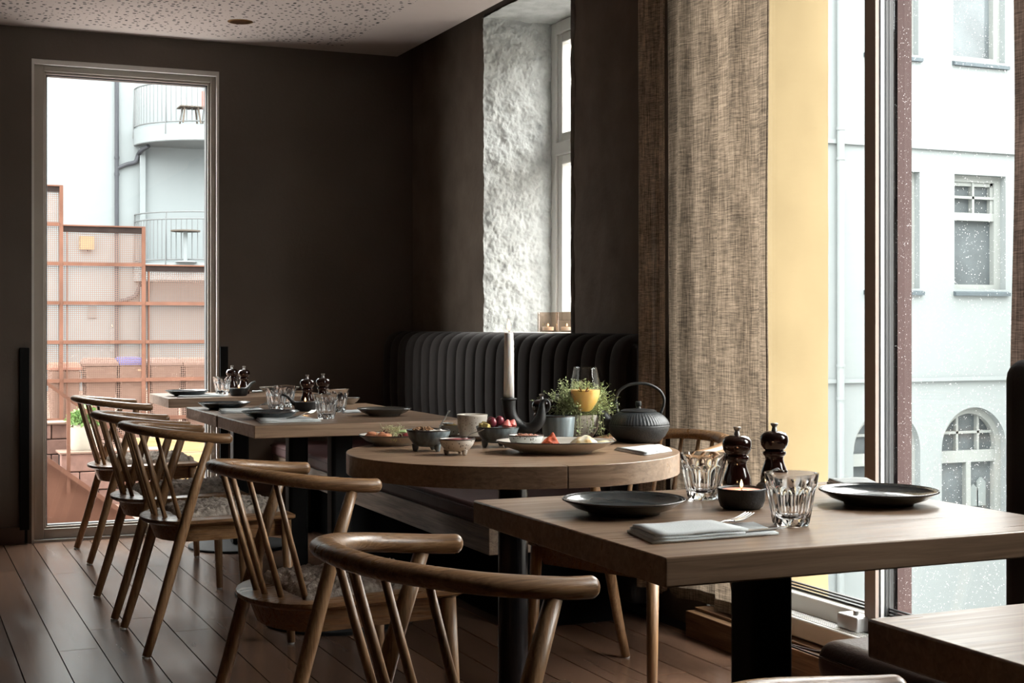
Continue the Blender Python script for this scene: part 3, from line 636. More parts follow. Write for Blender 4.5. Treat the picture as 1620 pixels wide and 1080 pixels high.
# ------------------------------------------------------------------ chairs
def make_chair():
    t = thing('spindle_chair', (0,0,0), 'chair', 'chair', 'oak spindle back chairs')
    half = [(.027,-.232,.710), (-.01,-.234,.712), (-.07,-.230,.718), (-.145,-.214,.727), (-.213,-.170,.736), (-.259,-.10,.742), (-.275,0,.745)]
    P = smoothpath(half + [(x, -y, z) for x, y, z in half[:-1][::-1]], 5); n = len(P)
    ra = []; rb = []
    for i, p in enumerate(P):
        s_ = min(i, n-1-i)/(n/2); wv = .0165 + .0085*min(1, s_*1.3); hv = .0168 - .0012*s_
        e = min(1, (min(i, n-1-i)+.35)/3.0); k = math.sqrt(max(0, 1-(1-e)**2)); ra.append(wv*max(k, .55)); rb.append(hv*max(k, .55))
    ra = []; rb = []
    for i in range(n):
        s_ = min(i, n-1-i)/(n/2); ra.append(.0170 + .0085*min(1, s_*1.3)); rb.append(.0172 - .0012*s_)
    E0 = []; E1 = []; ea = []
    for q in (0, .35, .65, .87, 1):      # rounded ends
        E0.append(P[0] + (P[0]-P[1]).normalized()*.014*q); E1.append(P[-1] + (P[-1]-P[-2]).normalized()*.014*q); ea.append(max(.18, math.sqrt(max(0, 1-(q*.97)**2))))
    P = E0[:0:-1] + P + E1[1:]; ra = [ra[0]*e for e in ea[:0:-1]] + ra + [ra[-1]*e for e in ea[1:]]; rb = [rb[0]*e for e in ea[:0:-1]] + rb + [rb[-1]*e for e in ea[1:]]
    MB().sweep(P, ra, rb, seg=16).build('arm_rail', M['oakrail'], t, 2)
    def outline(off, nb=14):
        q = [(.255-off, -.245+off*1.2), (.255-off, .245-off*1.2)]
        for i in range(nb+1):
            a = math.pi/2 + math.pi*i/nb; q.append((-.07 + (.155-off)*math.cos(a), (.215-off)*math.sin(a)))
        return q
    # seat: slightly raised front
    z = .438; o0, o1 = outline(0), outline(.012); n_ = len(o0); zf = lambda x, b_: b_ + .010*(x+.2)/.45
    V = [(x, y, zf(x, z-.022)) for x, y in o1] + [(x, y, zf(x, z-.014)) for x, y in o0] + [(x, y, zf(x, z-.004)) for x, y in o0] + [(x, y, zf(x, z)) for x, y in o1]
    Fs = [list(range(n_))[::-1], list(range(3*n_, 4*n_))] + [(k*n_+i, k*n_+(i+1) % n_, (k+1)*n_+(i+1) % n_, (k+1)*n_+i) for k in range(3) for i in range(n_)]
    MB().add(V, Fs).build('seat', M['oakrail'], t, True)
    ap = outline(.028); V = [(x*.93+.008, y*.94, zf(x, z-.078)) for x, y in ap] + [(x, y, zf(x, z-.021)) for x, y in ap]
    MB().add(V, [list(range(n_))[::-1], list(range(n_, 2*n_))] + [(i, (i+1) % n_, n_+(i+1) % n_, n_+i) for i in range(n_)]).build('apron', M['oakrail'], t, True)
    for s_ in (-1, 1):
        lg = MB().sweep([(-.245, s_*.245, .006), (-.2, s_*.245, .15), (-.135, s_*.243, .38), (-.085, s_*.24, .55), (-.035, s_*.235, .70)], [.0145,.0165,.0185,.0165,.0135], seg=14).build('leg', M['oak'], t, 2)
        MB().lathe([(.012,0),(.013,.006),(0,.006)], 14, (-.247, s_*.245, 0)).build('glide', M['alu'], lg, True)
        lg = MB().sweep([(.245, s_*.228, .006), (.238, s_*.224, .2), (.228, s_*.218, .424)], [.0135,.0165,.0185], seg=14).build('leg', M['oak'], t, 2)
        MB().lathe([(.011,0),(.012,.006),(0,.006)], 14, (.245, s_*.228, 0)).build('glide', M['alu'], lg, True)
    for k in range(6):
        y = (k-2.5)*.062; yt = (k-2.5)*.066; xt = -.266 + .060*(abs(yt)/.16)**2; xb = -.178 + .065*(abs(y)/.16)**2
        MB().sweep([(xb, y, .43), ((xt+xb)/2, (y+yt)/2, .58), (xt, yt, .735)], [.0078,.0074,.0062], seg=10).build('spindle', M['oak'], t, 2)
    return t
proto = make_chair()
R6 = math.radians(180+24)
chairs = [((1.078, 6.97), 0, 'oak spindle chair farthest from the viewer, nearest the tall window'),
          ((1.005, 5.66), 0, 'oak spindle chair second from the tall window with fleece pad'),
          ((1.014, 5.0), 0, 'oak spindle chair third from the tall window with fleece pad'),
          ((1.008, 3.46), .10, 'oak spindle chair with fleece pad drawn up to the round table'),
          ((.89, 2.08), .065, 'oak spindle chair in the foreground facing the near square table'),
          ((2.09, 3.81), R6, 'oak spindle chair by the linen curtain, facing the round table'),
          ((.93, .965), 0, 'chair at the bottom edge with only its rail top in view')]
chair_objs = []
for i, ((x, y), rz, lab) in enumerate(chairs):
    o = proto if i == 0 else copy_tree(proto)
    o.location = (x, y, 0); o.rotation_euler.z = rz; o['label'] = lab; chair_objs.append(o)
# sheepskin pads
def fleece(loc, label, seed):
    def g(a, b_):
        u, v_ = a*2-1, b_*2-1
        e = .5*(abs(u)**6 + abs(v_)**6); x = u*.185*(1 + .05*noise.noise(Vector((v_*3, seed, 1)))); y = v_*.165*(1 + .06*noise.noise(Vector((u*3, seed, 4))))
        edge = max(abs(u), abs(v_)); h = .03*math.sqrt(max(0, 1-edge**5)) 
        p = Vector((x*42, y*42, seed)); h += (.009*noise.noise(p) + .007*noise.noise(p*2.3) + .005*noise.noise(p*5))*(1 if edge < .99 else 0)
        return Vector((x, y, .002 + max(0, h)))
    o = MB().grid(g, 90, 90).build('fleece_pad', M['fleece'], None, 2); o.location = loc
    return tag(o, label, 'seat pad', 'sheepskin seat pads')
for i, lab in ((0, 'grey fleece pad on the chair nearest the tall window'), (1, 'grey fleece pad on the second chair from the tall window'), (2, 'grey fleece pad on the third chair from the tall window'), (3, 'grey fleece pad on the chair at the round table')):
    l = chair_objs[i].location; o = fleece((l.x+.062, l.y, .4405), lab, i*2.3+1); o.rotation_euler.y = -.022; o.rotation_euler.z = chair_objs[i].rotation_euler.z

# ------------------------------------------------------------------ tables
def slab(parent, x0, x1, y0, y1, z0=.705, z1=.75, bev=.003):
    return MB().box(x0, x1, y0, y1, z0, z1).build('tabletop', M['top'], parent, bevel=bev)
def table(name, x0, x1, y0, y1, label, cols, group, rnd=.045, base=.28, sq=False, rad=.042):
    cx, cy = (x0+x1)/2, (y0+y1)/2
    t = thing(name, (cx, cy, 0), label, 'table', group)
    slab(t, x0-cx, x1-cx, y0-cy, y1-cy)
    MB().box(-.2, .2, -.2, .2, .697, .705).build('mounting_plate', M['black'], t)
    if sq: MB().box(-rad, rad, -rad, rad, .012, .697).build('column', M['black'], t, bevel=.014, seg=3)
    else: MB().sweep([(0,0,.012), (0,0,.697)], rad, seg=28).build('column', M['blackround'], t, True)
    MB().lathe([(0,0),(base,0),(base,.009),(base-.004,.012),(0,.012)], 48).build('foot_plate', M['black'], t, True)
    return t
g_ = 'oak tables along the banquette'
table('dining_table', 1.19, 1.98, 6.73, 7.27, 'oak table farthest back beside the tall window', 1, g_, sq=True, rad=.04, base=.25)
table('dining_table', 1.130, 1.915, 5.384, 5.985, 'farther of the two joined oak tables in front of the banquette', 1, g_, sq=True, rad=.04, base=.25)
table('dining_table', 1.133, 1.915, 4.78, 5.38, 'nearer of the two joined oak tables in front of the banquette', 1, g_, sq=True, rad=.04, base=.27)
table('dining_table', 1.04, 1.87, 1.82, 2.57, 'square oak table in the right foreground set with two dark plates', 1, None, sq=True, rad=.043, base=.3)
table('dining_table', 1.039, 1.87, .55, 1.348, 'oak table corner cut off by the bottom right edge', 1, None, sq=True, rad=.043, base=.3)
RX, RY, RR = 1.556, 3.555, .452
t = thing('round_table', (RX, RY, 0), 'round oak table laid with breakfast dishes', 'table')
poly = []; fa = math.atan2(-RY, -RX) + .30
for k in range(120):
    a = 2*math.pi*k/120; poly.append((RR*math.cos(a+fa), RR*math.sin(a+fa)))
c_ = Vector((math.cos(fa), math.sin(fa))); pp = Vector((-c_.y, c_.x))
poly = [tuple(c_*RR + pp*.0014), ] + poly[1:] + [tuple(c_*RR - pp*.0014), tuple(c_*(RR-.03))]
MB().prism(poly, .695, .75).build('tabletop', M['top'], t, bevel=.003)
MB().box(-.2, .2, -.2, .2, .687, .695).build('mounting_plate', M['black'], t)
MB().sweep([(0,0,.012), (0,0,.687)], .041, seg=32).build('column', M['blackround'], t, True)
MB().lathe([(0,0),(.3,0),(.3,.009),(.296,.012),(0,.012)], 48).build('foot_plate', M['black'], t, True)

# ------------------------------------------------------------------ banquette along the wall
BX, BY0, BY1, BZ = 2.50, 4.66, YB-.03, 1.05
bq = thing('banquette', (BX, (BY0+BY1)/2, 0), 'charcoal channel tufted banquette with dark red leather seat along the wall', 'banquette')
bo2 = Vector((BX, (BY0+BY1)/2, 0))
def channel_mesh(wd, h0, h1, depth, face=-1):
    # vertical roll that folds over the top, bulging towards -X
    prof = [(0, h0), (.004, h0+.15), (-.004, (h0+h1)/2), (-.002, h1-.12), (.004, h1-.06), (.022, h1-.022), (.055, h1-.003), (.10, h1), (depth, h1-.004)]
    P = smoothpath([(x, 0, z) for x, z in prof], 3); nv = 8; V = []
    for i, p in enumerate(P):
        t = (P[min(i+1, len(P)-1)] - P[max(i-1, 0)]).normalized(); nrm = Vector((-t.z, 0, t.x))
        for k in range(nv+1):
            v_ = k/nv*2-1; V.append(p + nrm*.022*(math.sqrt(max(0, 1-v_*v_))) + Vector((0, v_*wd/2, 0)))
    nn = nv+1
    return MB().add(V, [(i*nn+k, i*nn+k+1, (i+1)*nn+k+1, (i+1)*nn+k) for i in range(len(P)-1) for k in range(nv)])
NCH = 23; cw = (BY1-BY0)/NCH
first = None
for k in range(NCH):
    if first is None:
        o = channel_mesh(cw*1.01, .44, BZ-.012, XR-BX-.01).build('back_channel', M['velvet'], bq, 2); first = o
    else:
        o = first.copy(); col.objects.link(o)
    o.location = (0, BY0 + cw*(k+.5) - bo2.y, 0)
MB().box(.02, XR-BX-.012, BY0-bo2.y-.004, BY1-bo2.y, .05, BZ-.03).build('back_core', M['velvet'], bq, bevel=.03, seg=3)
MB().box(XR-BX-.035, XR-BX-.008, BY0-bo2.y-.022, BY0-bo2.y-.004, .80, .985).build('end_batten', M['plinth'], bq)
SX = 1.86; SY0 = 4.47
MB().box(SX-BX, -.028, SY0-bo2.y, BY1-bo2.y, .40, .468).build('seat_cushion', M['leather'], bq, bevel=.018, seg=3)
mb = MB(); mb.sweep([(SX-BX-.001, SY0-bo2.y+.02, .452), (SX-BX-.001, BY1-bo2.y, .452)], .004, seg=6); mb.build('piping', M['leather'], bq, True)
MB().box(SX-BX+.012, -.028, SY0-bo2.y+.012, BY1-bo2.y, .305, .40).build('seat_rail', M['benchwood'], bq, bevel=.003)
MB().box(SX-BX+.22, -.03, SY0-bo2.y+.2, BY1-bo2.y, .0, .305).build('plinth', M['void'], bq)  # coloured dead black to stand in for the shaded void under the seat
# ------------------------------------------------------------------ bench with tall back at the right edge
b2 = thing('upholstered_bench', (1.95, 1.4, 0), 'dark upholstered bench with brown leather seat at the right edge', 'bench'); 
MB().box(1.66-1.95, .30, .3-1.4, 2.33-1.4, .385, .475).build('seat_cushion', M['brownleather'], b2, bevel=.038, seg=5)
mb = MB(); mb.sweep(smoothpath([(1.658-1.95, .3-1.4, .445), (1.658-1.95, 2.26-1.4, .445), (1.69-1.95, 2.325-1.4, .445), (1.8-1.95, 2.333-1.4, .445), (2.2-1.95, 2.333-1.4, .445)], 5), .0022, seg=6); mb.build('piping', M['brownleather'], b2, True)
MB().box(1.74-1.95, .28, .3-1.4, 2.26-1.4, .06, .385).build('base', M['black'], b2)
MB().box(2.18-1.95, 2.36-1.95, .3-1.4, 2.385-1.4, .30, 1.02).build('backrest', M['velvet'], b2, bevel=.045, seg=5)
for y_ in (.4, 2.2): MB().box(1.78-1.95, 1.84-1.95, y_-1.4-.03, y_-1.4+.03, 0, .06).build('foot', M['black'], b2)
# ------------------------------------------------------------------ tableware builders
ZT = .75
def streak(name, c0, c1, rough=.28, scale=(60, 60, 2), coat=.15):
    m, nt, b = newmat(name); mp = coords(nt, scale); n = N(nt, 'ShaderNodeTexNoise'); n.inputs['Scale'].default_value = 1; n.inputs['Detail'].default_value = 4; L(nt, mp.outputs[0], n.inputs[0])
    r = ramp(nt, n.outputs[0], [(.35, c0), (.6, c1), (.72, [min(1, x*1.5) for x in c1])]); L(nt, r.outputs[0], b.inputs['Base Color']); b.inputs['Roughness'].default_value = rough; b.inputs['Coat Weight'].default_value = coat
    bump(nt, b, n.outputs[0], .3, .001); return m
def speckle(name, c, dots, rough=.3):
    m, nt, b = newmat(name); mp = coords(nt); v = N(nt, 'ShaderNodeTexVoronoi'); v.inputs['Scale'].default_value = 190; L(nt, mp.outputs[0], v.inputs[0])
    sep = N(nt, 'ShaderNodeSeparateColor'); L(nt, v.outputs['Color'], sep.inputs[0]); mu = N(nt, 'ShaderNodeMath', operation='MULTIPLY_ADD'); mu.inputs[1].default_value = .9; mu.inputs[2].default_value = -.45; L(nt, sep.outputs[0], mu.inputs[0])
    lt = N(nt, 'ShaderNodeMath', operation='LESS_THAN'); L(nt, v.outputs['Distance'], lt.inputs[0]); L(nt, mu.outputs[0], lt.inputs[1])
    n = N(nt, 'ShaderNodeTexNoise'); n.inputs['Scale'].default_value = 25; L(nt, mp.outputs[0], n.inputs[0]); r0 = ramp(nt, n.outputs[0], [(.3, [x*.85 for x in c]), (.7, c)])
    mx = N(nt, 'ShaderNodeMix', data_type='RGBA'); L(nt, lt.outputs[0], mx.inputs[0]); L(nt, r0.outputs[0], mx.inputs[6]); mx.inputs[7].default_value = rgb(*dots); L(nt, mx.outputs[2], b.inputs['Base Color']); b.inputs['Roughness'].default_value = rough
    return m
M['bluebowl'] = streak('blue_grey_glaze', (.065,.08,.088), (.15,.185,.2))
M['bluecup'] = streak('slate_blue_glaze', (.12,.155,.175), (.23,.285,.31))
M['speck'] = speckle('speckled_cream_glaze', (.66,.62,.56), (.06,.04,.03))
M['speckblue'] = speckle('speckled_pale_blue_glaze', (.7,.74,.73), (.10,.07,.05))
M['cream'] = speckle('cream_mug_glaze', (.62,.57,.5), (.2,.15,.11))
M['juice'] = plain('orange_juice', (.95,.60,.17), .35, var=.04); M['juice'].node_tree.nodes['Principled BSDF'].inputs['Subsurface Weight'].default_value = .4; M['juice'].node_tree.nodes['Principled BSDF'].inputs['Subsurface Radius'].default_value = (.03,.018,.006)
M['herb'] = plain('herb_leaf', (.42,.50,.24), .55, var=.45, vs_=60); M['stem'] = plain('herb_stem', (.32,.34,.19), .6)

def coupe(parent, R, mat, h=.026, foot=.58, sy=1):
    prof = [(0,.004),(R*foot*.86,.004),(R*foot*.9,0),(R*foot,0),(R*foot*1.02,.004),(R*.8,h*.45),(R*.97,h*.92),(R,h),(R*.985,h+.0015),(R*.95,h*.9),(R*.78,h*.52),(R*foot,.0095),(0,.009)]
    o = MB().lathe(prof, 64).build('dish', mat, parent, 2); o.scale.y = sy
    r_ = MB().lathe([(R*1.001,h-.0008),(R*1.003,h+.001),(R*.99,h+.0022),(R*.98,h+.0008)], 64, close=True).build('rim', M['rim'], parent, 2); r_.scale.y = sy
    return o
plates = []
def plate(x, y, label, R=.107, mat=None, group='dark stoneware plates'):
    p = at(x, y); t = thing('dinner_plate', (p.x, p.y, ZT+.0003), label, 'plate', group)
    coupe(t, R, mat or M['plate']); return t
def tumbler_mesh():
    H, r0, r1, nf = .0895, .0305, .0465, 9
    def fl(r, z, a):
        u = (a*nf/(2*math.pi)) % 1*2-1; k = min(1, max(0, z/.010))*(1 if z < .054 else max(0, 1-((z-.054)/.014)**2 - .5*u*u*(z-.054)/.014)); k = max(0, k) if r > .02 and z < .0688 else 0
        return r - .0042*k*(1-u*u)
    outer = [(r0*.93, 0), (r0, .003)] + [(r0 + (r1-r0)*(z/H)**.9, z) for z in (.006,.012,.02,.03,.04,.05,.056,.060,.064,.068,.072,.08,.086)] + [(r1, H)]
    inner = [(r1-.0022, H)] + [(r0 + (r1-r0)*(z/H)**.9 - .0066*min(1,(H-z)/.02) - .0012*(1-z/H), z) for z in (.08,.07,.06,.05,.04,.03,.02)] + [(.018,.0135), (0,.0125)]
    mb = MB(); n = len(outer); seg = 108
    no = len(outer)+2; prof = [(0, .0022), (r0*.7, .0022), (r0*.93, 0)] + outer[1:] + inner
    cnt = [0]
    def f2(r, z, a):
        i = cnt[0]//seg; cnt[0] += 1; return fl(r, z, a) if i < no else r
    mb.lathe(prof, seg, fn=f2); return mb
tum = None
def tumbler(x, y, label, group='fluted glass tumblers'):
    global tum
    p = at(x, y)
    if tum is None:
        tum = tumbler_mesh().build('tumbler', M['glass'], None, True, ang=60); o = tum
    else: o = tum.copy(); col.objects.link(o)
    o.location = (p.x, p.y, ZT+.0004); o.rotation_euler.z = random.random(); return tag(o, label, 'glass', group)
millp = None
def make_mill():
    t = thing('pepper_mill', (0,0,0), 'm', 'mill')
    MB().lathe([(.0,0),(.026,0),(.0275,.003),(.0275,.010),(.0255,.013),(.0275,.017),(.0285,.028),(.026,.042),(.0205,.056),(.0185,.064),(.0195,.070),(.0235,.0735),(.0245,.0765),(.0235,.080),(.019,.082),(.0,.082)], 36).build('body', M['mill'], t, True)
    MB().lathe([(.0,.0825),(.019,.0825),(.0225,.085),(.0275,.093),(.0295,.102),(.0285,.111),(.0235,.118),(.014,.1215),(.0,.122)], 36).build('head', M['mill'], t, True)
    MB().lathe([(.0,.1215),(.0065,.1215),(.0055,.126),(.0045,.130),(.0075,.135),(.008,.1375),(.006,.1385),(0,.1385)], 20).build('knob', M['metal'], t, True)
    return t
def mill(x, y, label, group='dark lacquered mills', z=None):
    global millp
    p = at(x, y)
    if millp is None: millp = make_mill(); o = millp
    else: o = copy_tree(millp)
    o.location = (p.x, p.y, ZT+.0003); o['label'] = label; o['group'] = group; return o
def flame(parent, z, h, r):
    MB().lathe([(0,z),(r*.55,z+h*.12),(r,z+h*.32),(r*.75,z+h*.6),(r*.3,z+h*.85),(0,z+h)], 12).build('flame', M['flame'], parent, 2)
    l = bpy.data.lights.new('candlelight', 'POINT'); l.energy = .35; l.color = (1,.55,.25); l.shadow_soft_size = .004; lo = bpy.data.objects.new('candlelight', l); col.objects.link(lo); lo.parent = parent; lo.location = (0,0,z+h*.5)
ladp = None
def make_ladle():
    t = thing('candle_ladle', (0,0,0), 'l', 'candle holder')
    MB().lathe([(0,0),(.033,0),(.039,.004),(.0435,.016),(.0445,.034),(.0455,.037),(.043,.0385),(.040,.036),(.038,.014),(0,.010)], 40).build('bowl', M['iron'], t, 2)
    MB().sweep(smoothpath([(.036,0,.024),(.050,0,.036),(.062,0,.050),(.074,0,.060),(.092,0,.066)]), [.015]*4+[.0125]*5+[.0105]*5+[.009]*5+[.008]*5+[.006], [.009]*8+[.006]*8+[.005]*9, seg=12).build('handle', M['iron'], t, 2)
    return t
def candle_ladle(x, y, label, lab2, rz=0):
    global ladp
    p = at(x, y)
    if ladp is None: ladp = make_ladle(); o = ladp
    else: o = copy_tree(ladp)
    o.location = (p.x, p.y, ZT+.0003); o.rotation_euler.z = rz; o['label'] = label; o['group'] = 'black candle ladles'
    tl = thing('tealight', (p.x, p.y, ZT+.0145), lab2, 'candle', 'burning tealights')
    MB().lathe([(0,0),(.0372,0),(.0385,.020),(.037,.0205),(0,.0195)], 32).build('wax', M['tealwax'], tl, True)
    MB().rod((0,0,.019), (.0005,0,.026), .0008, seg=6).build('wick', M['gasket'], tl)
    flame(tl, .023, .017, .0032)
def napkin(pts, label, th=.011, layers=3, cut=1):
    P = [at(x, y) for x, y in pts]; c = sum(P, Vector())/len(P); t = thing('folded_napkin', (c.x, c.y, ZT+.0004), label, 'napkin', 'folded linen napkins')
    for k in range(layers):
        s_ = 1 - .035*k; z0 = k*th/layers; z1 = (k+.86)*th/layers; q = [(p - c)*s_ for p in P]
        if k and cut < 1: q[1], q[2] = q[0].lerp(q[1], cut + .04*k), q[3].lerp(q[2], cut - .02*k)
        n = 7
        def g(a, b_, zz):
            e0 = q[0].lerp(q[1], a); e1 = q[3].lerp(q[2], a); v_ = e0.lerp(e1, b_); w_ = .0012*noise.noise(Vector((a*3, b_*3, k*2.1))) + .0006*math.sin(a*9+k)
            return Vector((v_.x, v_.y, zz + (w_ if k else abs(w_)*.4) ))
        mb = MB(); top = [g(i/n, j/n, z1) for j in range(n+1) for i in range(n+1)]; bot = [g(i/n, j/n, z0) for j in range(n+1) for i in range(n+1)]
        m_ = n+1; fs = [(j*m_+i, j*m_+i+1, (j+1)*m_+i+1, (j+1)*m_+i) for j in range(n) for i in range(n)]
        ed = [i for i in range(m_)] + [i*m_+n for i in range(1, m_)] + [n*m_+i for i in range(n-1, -1, -1)] + [i*m_ for i in range(n-1, 0, -1)]
        mb.add(top+bot, fs + [[i+m_*m_ for i in f[::-1]] for f in fs] + [(ed[i], ed[(i+1) % len(ed)], ed[(i+1) % len(ed)]+m_*m_, ed[i]+m_*m_) for i in range(len(ed))])
        mb.build('fold', M['linen_white'], t, 2)
    return t
def fork(a, b_, label, z):
    a = at(*a); b_ = at(*b_); d = (b_-a); ln = d.length; t = thing('fork', (a.x, a.y, ZT+z), label, 'fork', 'table forks', rz=math.atan2(d.y, d.x))
    MB().sweep(smoothpath([(0,0,0),(ln*.45,0,.002),(ln*.66,0,.006),(ln*.75,0,.004)]), [.005]*6+[.003]*6+[.006]*6+[.010], [.0014]*19, seg=8).build('handle', M['metal'], t, True)
    for k in range(4):
        y = (k-1.5)*.0055; MB().sweep(smoothpath([(ln*.74,y*.9,.004),(ln*.86,y,.005),(ln,y,.012)], 3), [.002,.002,.002,.0018,.0016,.0013,.001], seg=6).build('tine', M['metal'], t, True)
def knife(a, b_, label, z):
    a = at(*a); b_ = at(*b_); d = (b_-a); ln = d.length; t = thing('table_knife', (a.x, a.y, ZT+z), label, 'knife', 'table knives', rz=math.atan2(d.y, d.x))
    MB().sweep([(0,0,0),(ln*.3,0,0),(ln*.52,0,0)], [.004,.006,.005], [.002,.0028,.002], seg=10).build('handle', M['metal'], t, True)
    MB().prism([(ln*.5,-.004),(ln*.94,-.008),(ln,.002),(ln*.97,.006),(ln*.5,.006)], -.0007, .0007).build('blade', M['metal'], t)

# ------------------------------------------------------------------ near square table
plate(987, 812, 'dark plate at the left of the near square table', .112)
plate(1390, 797, 'dark plate at the right end of the near square table', .112)
tumbler(1252, 831, 'fluted tumbler standing in front of the mills on the near square table')
tumbler(1113, 789, 'fluted tumbler left of the mills on the near square table')
mill(1166, 785, 'dark pepper mill directly behind the burning ladle on the near square table')
mill(1225, 775, 'dark mill on the near square table, partly behind the front tumbler')
candle_ladle(1173, 804, 'black candle ladle on the near square table', 'tealight burning in the ladle on the near square table', rz=.15)
napkin([(1033, 861), (1232, 846), (1192, 829), (992, 842)], 'white folded napkin with cutlery on the near square table', .014, 3, .70)
fork((1062, 852), (1186, 827), 'fork tucked in the napkin on the near square table', .0062)
knife((1060, 857), (1236, 841), 'knife lying over the napkin on the near square table', .0065)
napkin([(1330, 773), (1392, 772), (1372, 762), (1308, 764)], 'white napkin behind the right plate on the near square table')

# ------------------------------------------------------------------ joined tables
plate(355, 647, 'dark plate on the far left of the joined tables', .105)
plate(428, 662, 'dark plate nearest the front left corner of the joined tables', .105)
plate(608, 657, 'pale rimmed plate at the banquette side of the joined tables', .103, plain('dark_olive_stoneware', (.085,.08,.07), .25, var=.2))
plate(549, 639, 'small pale dish at the far banquette side of the joined tables', .055, M['palestone'])
tumbler(437, 647, 'fluted tumbler beside the far left plate on the joined tables')
tumbler(451, 643.5, 'rear left fluted tumbler on the joined tables')
tumbler(516, 662, 'front right fluted tumbler on the joined tables')
tumbler(534, 651, 'rear right fluted tumbler on the joined tables')
mill(486, 646, 'dark mill beside the burning ladle on the joined tables')
mill(511, 643, 'dark mill behind the front right tumbler on the joined tables')
candle_ladle(483, 650, 'black candle ladle with its handle to the left on the joined tables', 'tealight burning in the ladle on the joined tables', rz=math.radians(165))
napkin([(350, 654.5), (423, 653), (412, 647.5), (345, 648.5)], 'white napkin behind the front left plate on the joined tables', .009, 2)
napkin([(412, 670), (508, 667), (478, 661), (405, 664)], 'white napkin at the front edge of the joined tables', .009, 2)
napkin([(542, 654), (571, 653), (568, 650), (545, 650.5)], 'small white napkin beside the rear right tumbler on the joined tables', .006, 2)
fork((455, 666.5), (497, 658), 'fork on the front napkin of the joined tables', .0115)
fork((395, 651), (424, 644), 'fork on the rear napkin of the joined tables', .0115)

# ------------------------------------------------------------------ farthest table
plate(296, 626, 'dark plate on the farthest table', .104)
plate(442, 620.5, 'pale plate at the banquette side of the farthest table', .104, M['palestone'])
tumbler(351.5, 624.5, 'fluted tumbler on the farthest table')
tumbler(379, 620.8, 'fluted tumbler behind the mills on the farthest table')
mill(367, 621.5, 'left mill of the pair on the farthest table')
mill(386, 623, 'right mill of the pair on the farthest table')
candle_ladle(378, 626, 'black candle ladle on the farthest table', 'tealight burning on the farthest table', rz=math.radians(20))
napkin([(280, 629), (356, 627.5), (350, 624), (288, 625)], 'white napkin at the front edge of the farthest table', .008, 2)
napkin([(398, 621.2), (416, 620.6), (415, 618.8), (399, 619.3)], 'white napkin beside the mills on the farthest table', .006, 2)

# ------------------------------------------------------------------ breakfast on the round table
def footed_bowl(x, y, R, H, mat, label, group, rim=True):
    p = at(x, y); t = thing('footed_bowl', (p.x, p.y, ZT+.0003), label, 'bowl', group); f = .22*H
    MB().lathe([(0,f),(R*.45,f*1.02),(R*.68,f*1.5),(R*.88,H*.62),(R,H),(R*.985,H+.0012),(R*.955,H),(R*.84,H*.62),(R*.6,f*1.9),(0,f*1.6)], 48).build('basin', mat, t, 2)
    if rim: MB().lathe([(R*1.002,H-.001),(R*1.003,H+.001),(R*.98,H+.0022),(R*.955,H+.0005)], 48, close=True).build('rim', M['rim'], t, 2)
    for k in range(3):
        a = k*2.094 - 1.2; c = Vector((math.cos(a), math.sin(a), 0))
        MB().sweep([c*R*.60 + Vector((0,0,f*1.6)), c*R*.60 + Vector((0,0,f*.6)), c*R*.62], [R*.17, R*.14, R*.085], seg=12).build('foot', mat, t, True)
    return t, p
def spoon(a, b_, label):
    a, b_ = Vector(a), Vector(b_); d = b_-a; t = thing('spoon', a, label, 'spoon', 'small spoons'); 
    MB().sweep(smoothpath([(0,0,0), d*.35 + Vector((0,0,.003)), d*.8, d], 4), [.0024]*9+[.0042]*4, [.0013]*13, seg=8).build('handle', M['metal'], t, 2)
    MB().blob((0,0,0), .010, .007, .0022).build('spoon_bowl', M['metal'], t, 2)
# smoked salmon plate at far left
p = at(622, 703); t = thing('salad_plate', (p.x, p.y, ZT+.0003), 'oval stoneware plate with cold cuts and sprouts at the left of the round table', 'plate'); o = coupe(t, .098, M['palestone'], .028); 
salP = p
food = [('salmon_slice', (.72,.30,.16), [(-.055,.01,.026,.026,.014,.011), (-.035,-.02,.026,.022,.015,.010)]), ('ham_slice', (.32,.05,.055), [(.045,-.02,.024,.030,.018,.011), (.02,.03,.026,.03,.02,.012), (.06,.02,.026,.02,.02,.010)]), ('fig_slice', (.17,.06,.05), [(-.015,.01,.034,.02,.016,.010)]), ('cucumber_slice', (.42,.55,.25), [(.03,.0,.036,.024,.02,.004), (.055,.01,.038,.024,.02,.004)])]
sd = 0
for nm, c, L_ in food:
    mt = plain(nm + '_flesh', c, .4, var=.25, vs_=60)
    for j_, (x, y, z, a, b_, h_) in enumerate(L_):
        sd += 1; o = MB().blob((0,0,0), a, b_, h_, .5, sd, 16, 10).build(nm, mt, None, 2); o.location = (p.x+x, p.y+y, ZT+z); tag(o, {'salmon_slice': ('orange salmon slice at the left rim of the salad plate', 'orange salmon slice in front of the sprouts'), 'ham_slice': ('front dark red ham slice on the salad plate', 'dark red ham slice at the back of the salad plate', 'dark red ham slice nearest the granola bowl'), 'fig_slice': ('dark fig slice beside the sprouts',), 'cucumber_slice': ('green cucumber slice next to the sprouts', 'green cucumber slice nearest the granola bowl')}[nm][j_], 'food', 'slices of ' + nm.split('_')[0])
mb = MB(); random.seed(5)
for k in range(90):
    c = Vector((random.gauss(0,.013), random.gauss(0,.012), random.random()*.016)); d = Vector((random.gauss(0,1), random.gauss(0,1), random.gauss(.2,.7))).normalized()*.016
    mb.sweep(smoothpath([c, c + d*.5 + Vector((random.gauss(0,.004), random.gauss(0,.004), .004)), c + d], 3), .0006, seg=4)
for k in range(16):
    c = Vector((random.gauss(.0,.006), -.014 - random.random()*.008, .004)); mb.sweep(smoothpath([c, c + Vector((random.gauss(0,.004), -.010, -.008)), c + Vector((random.gauss(0,.005), -.013, -.020 - random.random()*.006))], 3), .0006, seg=4)
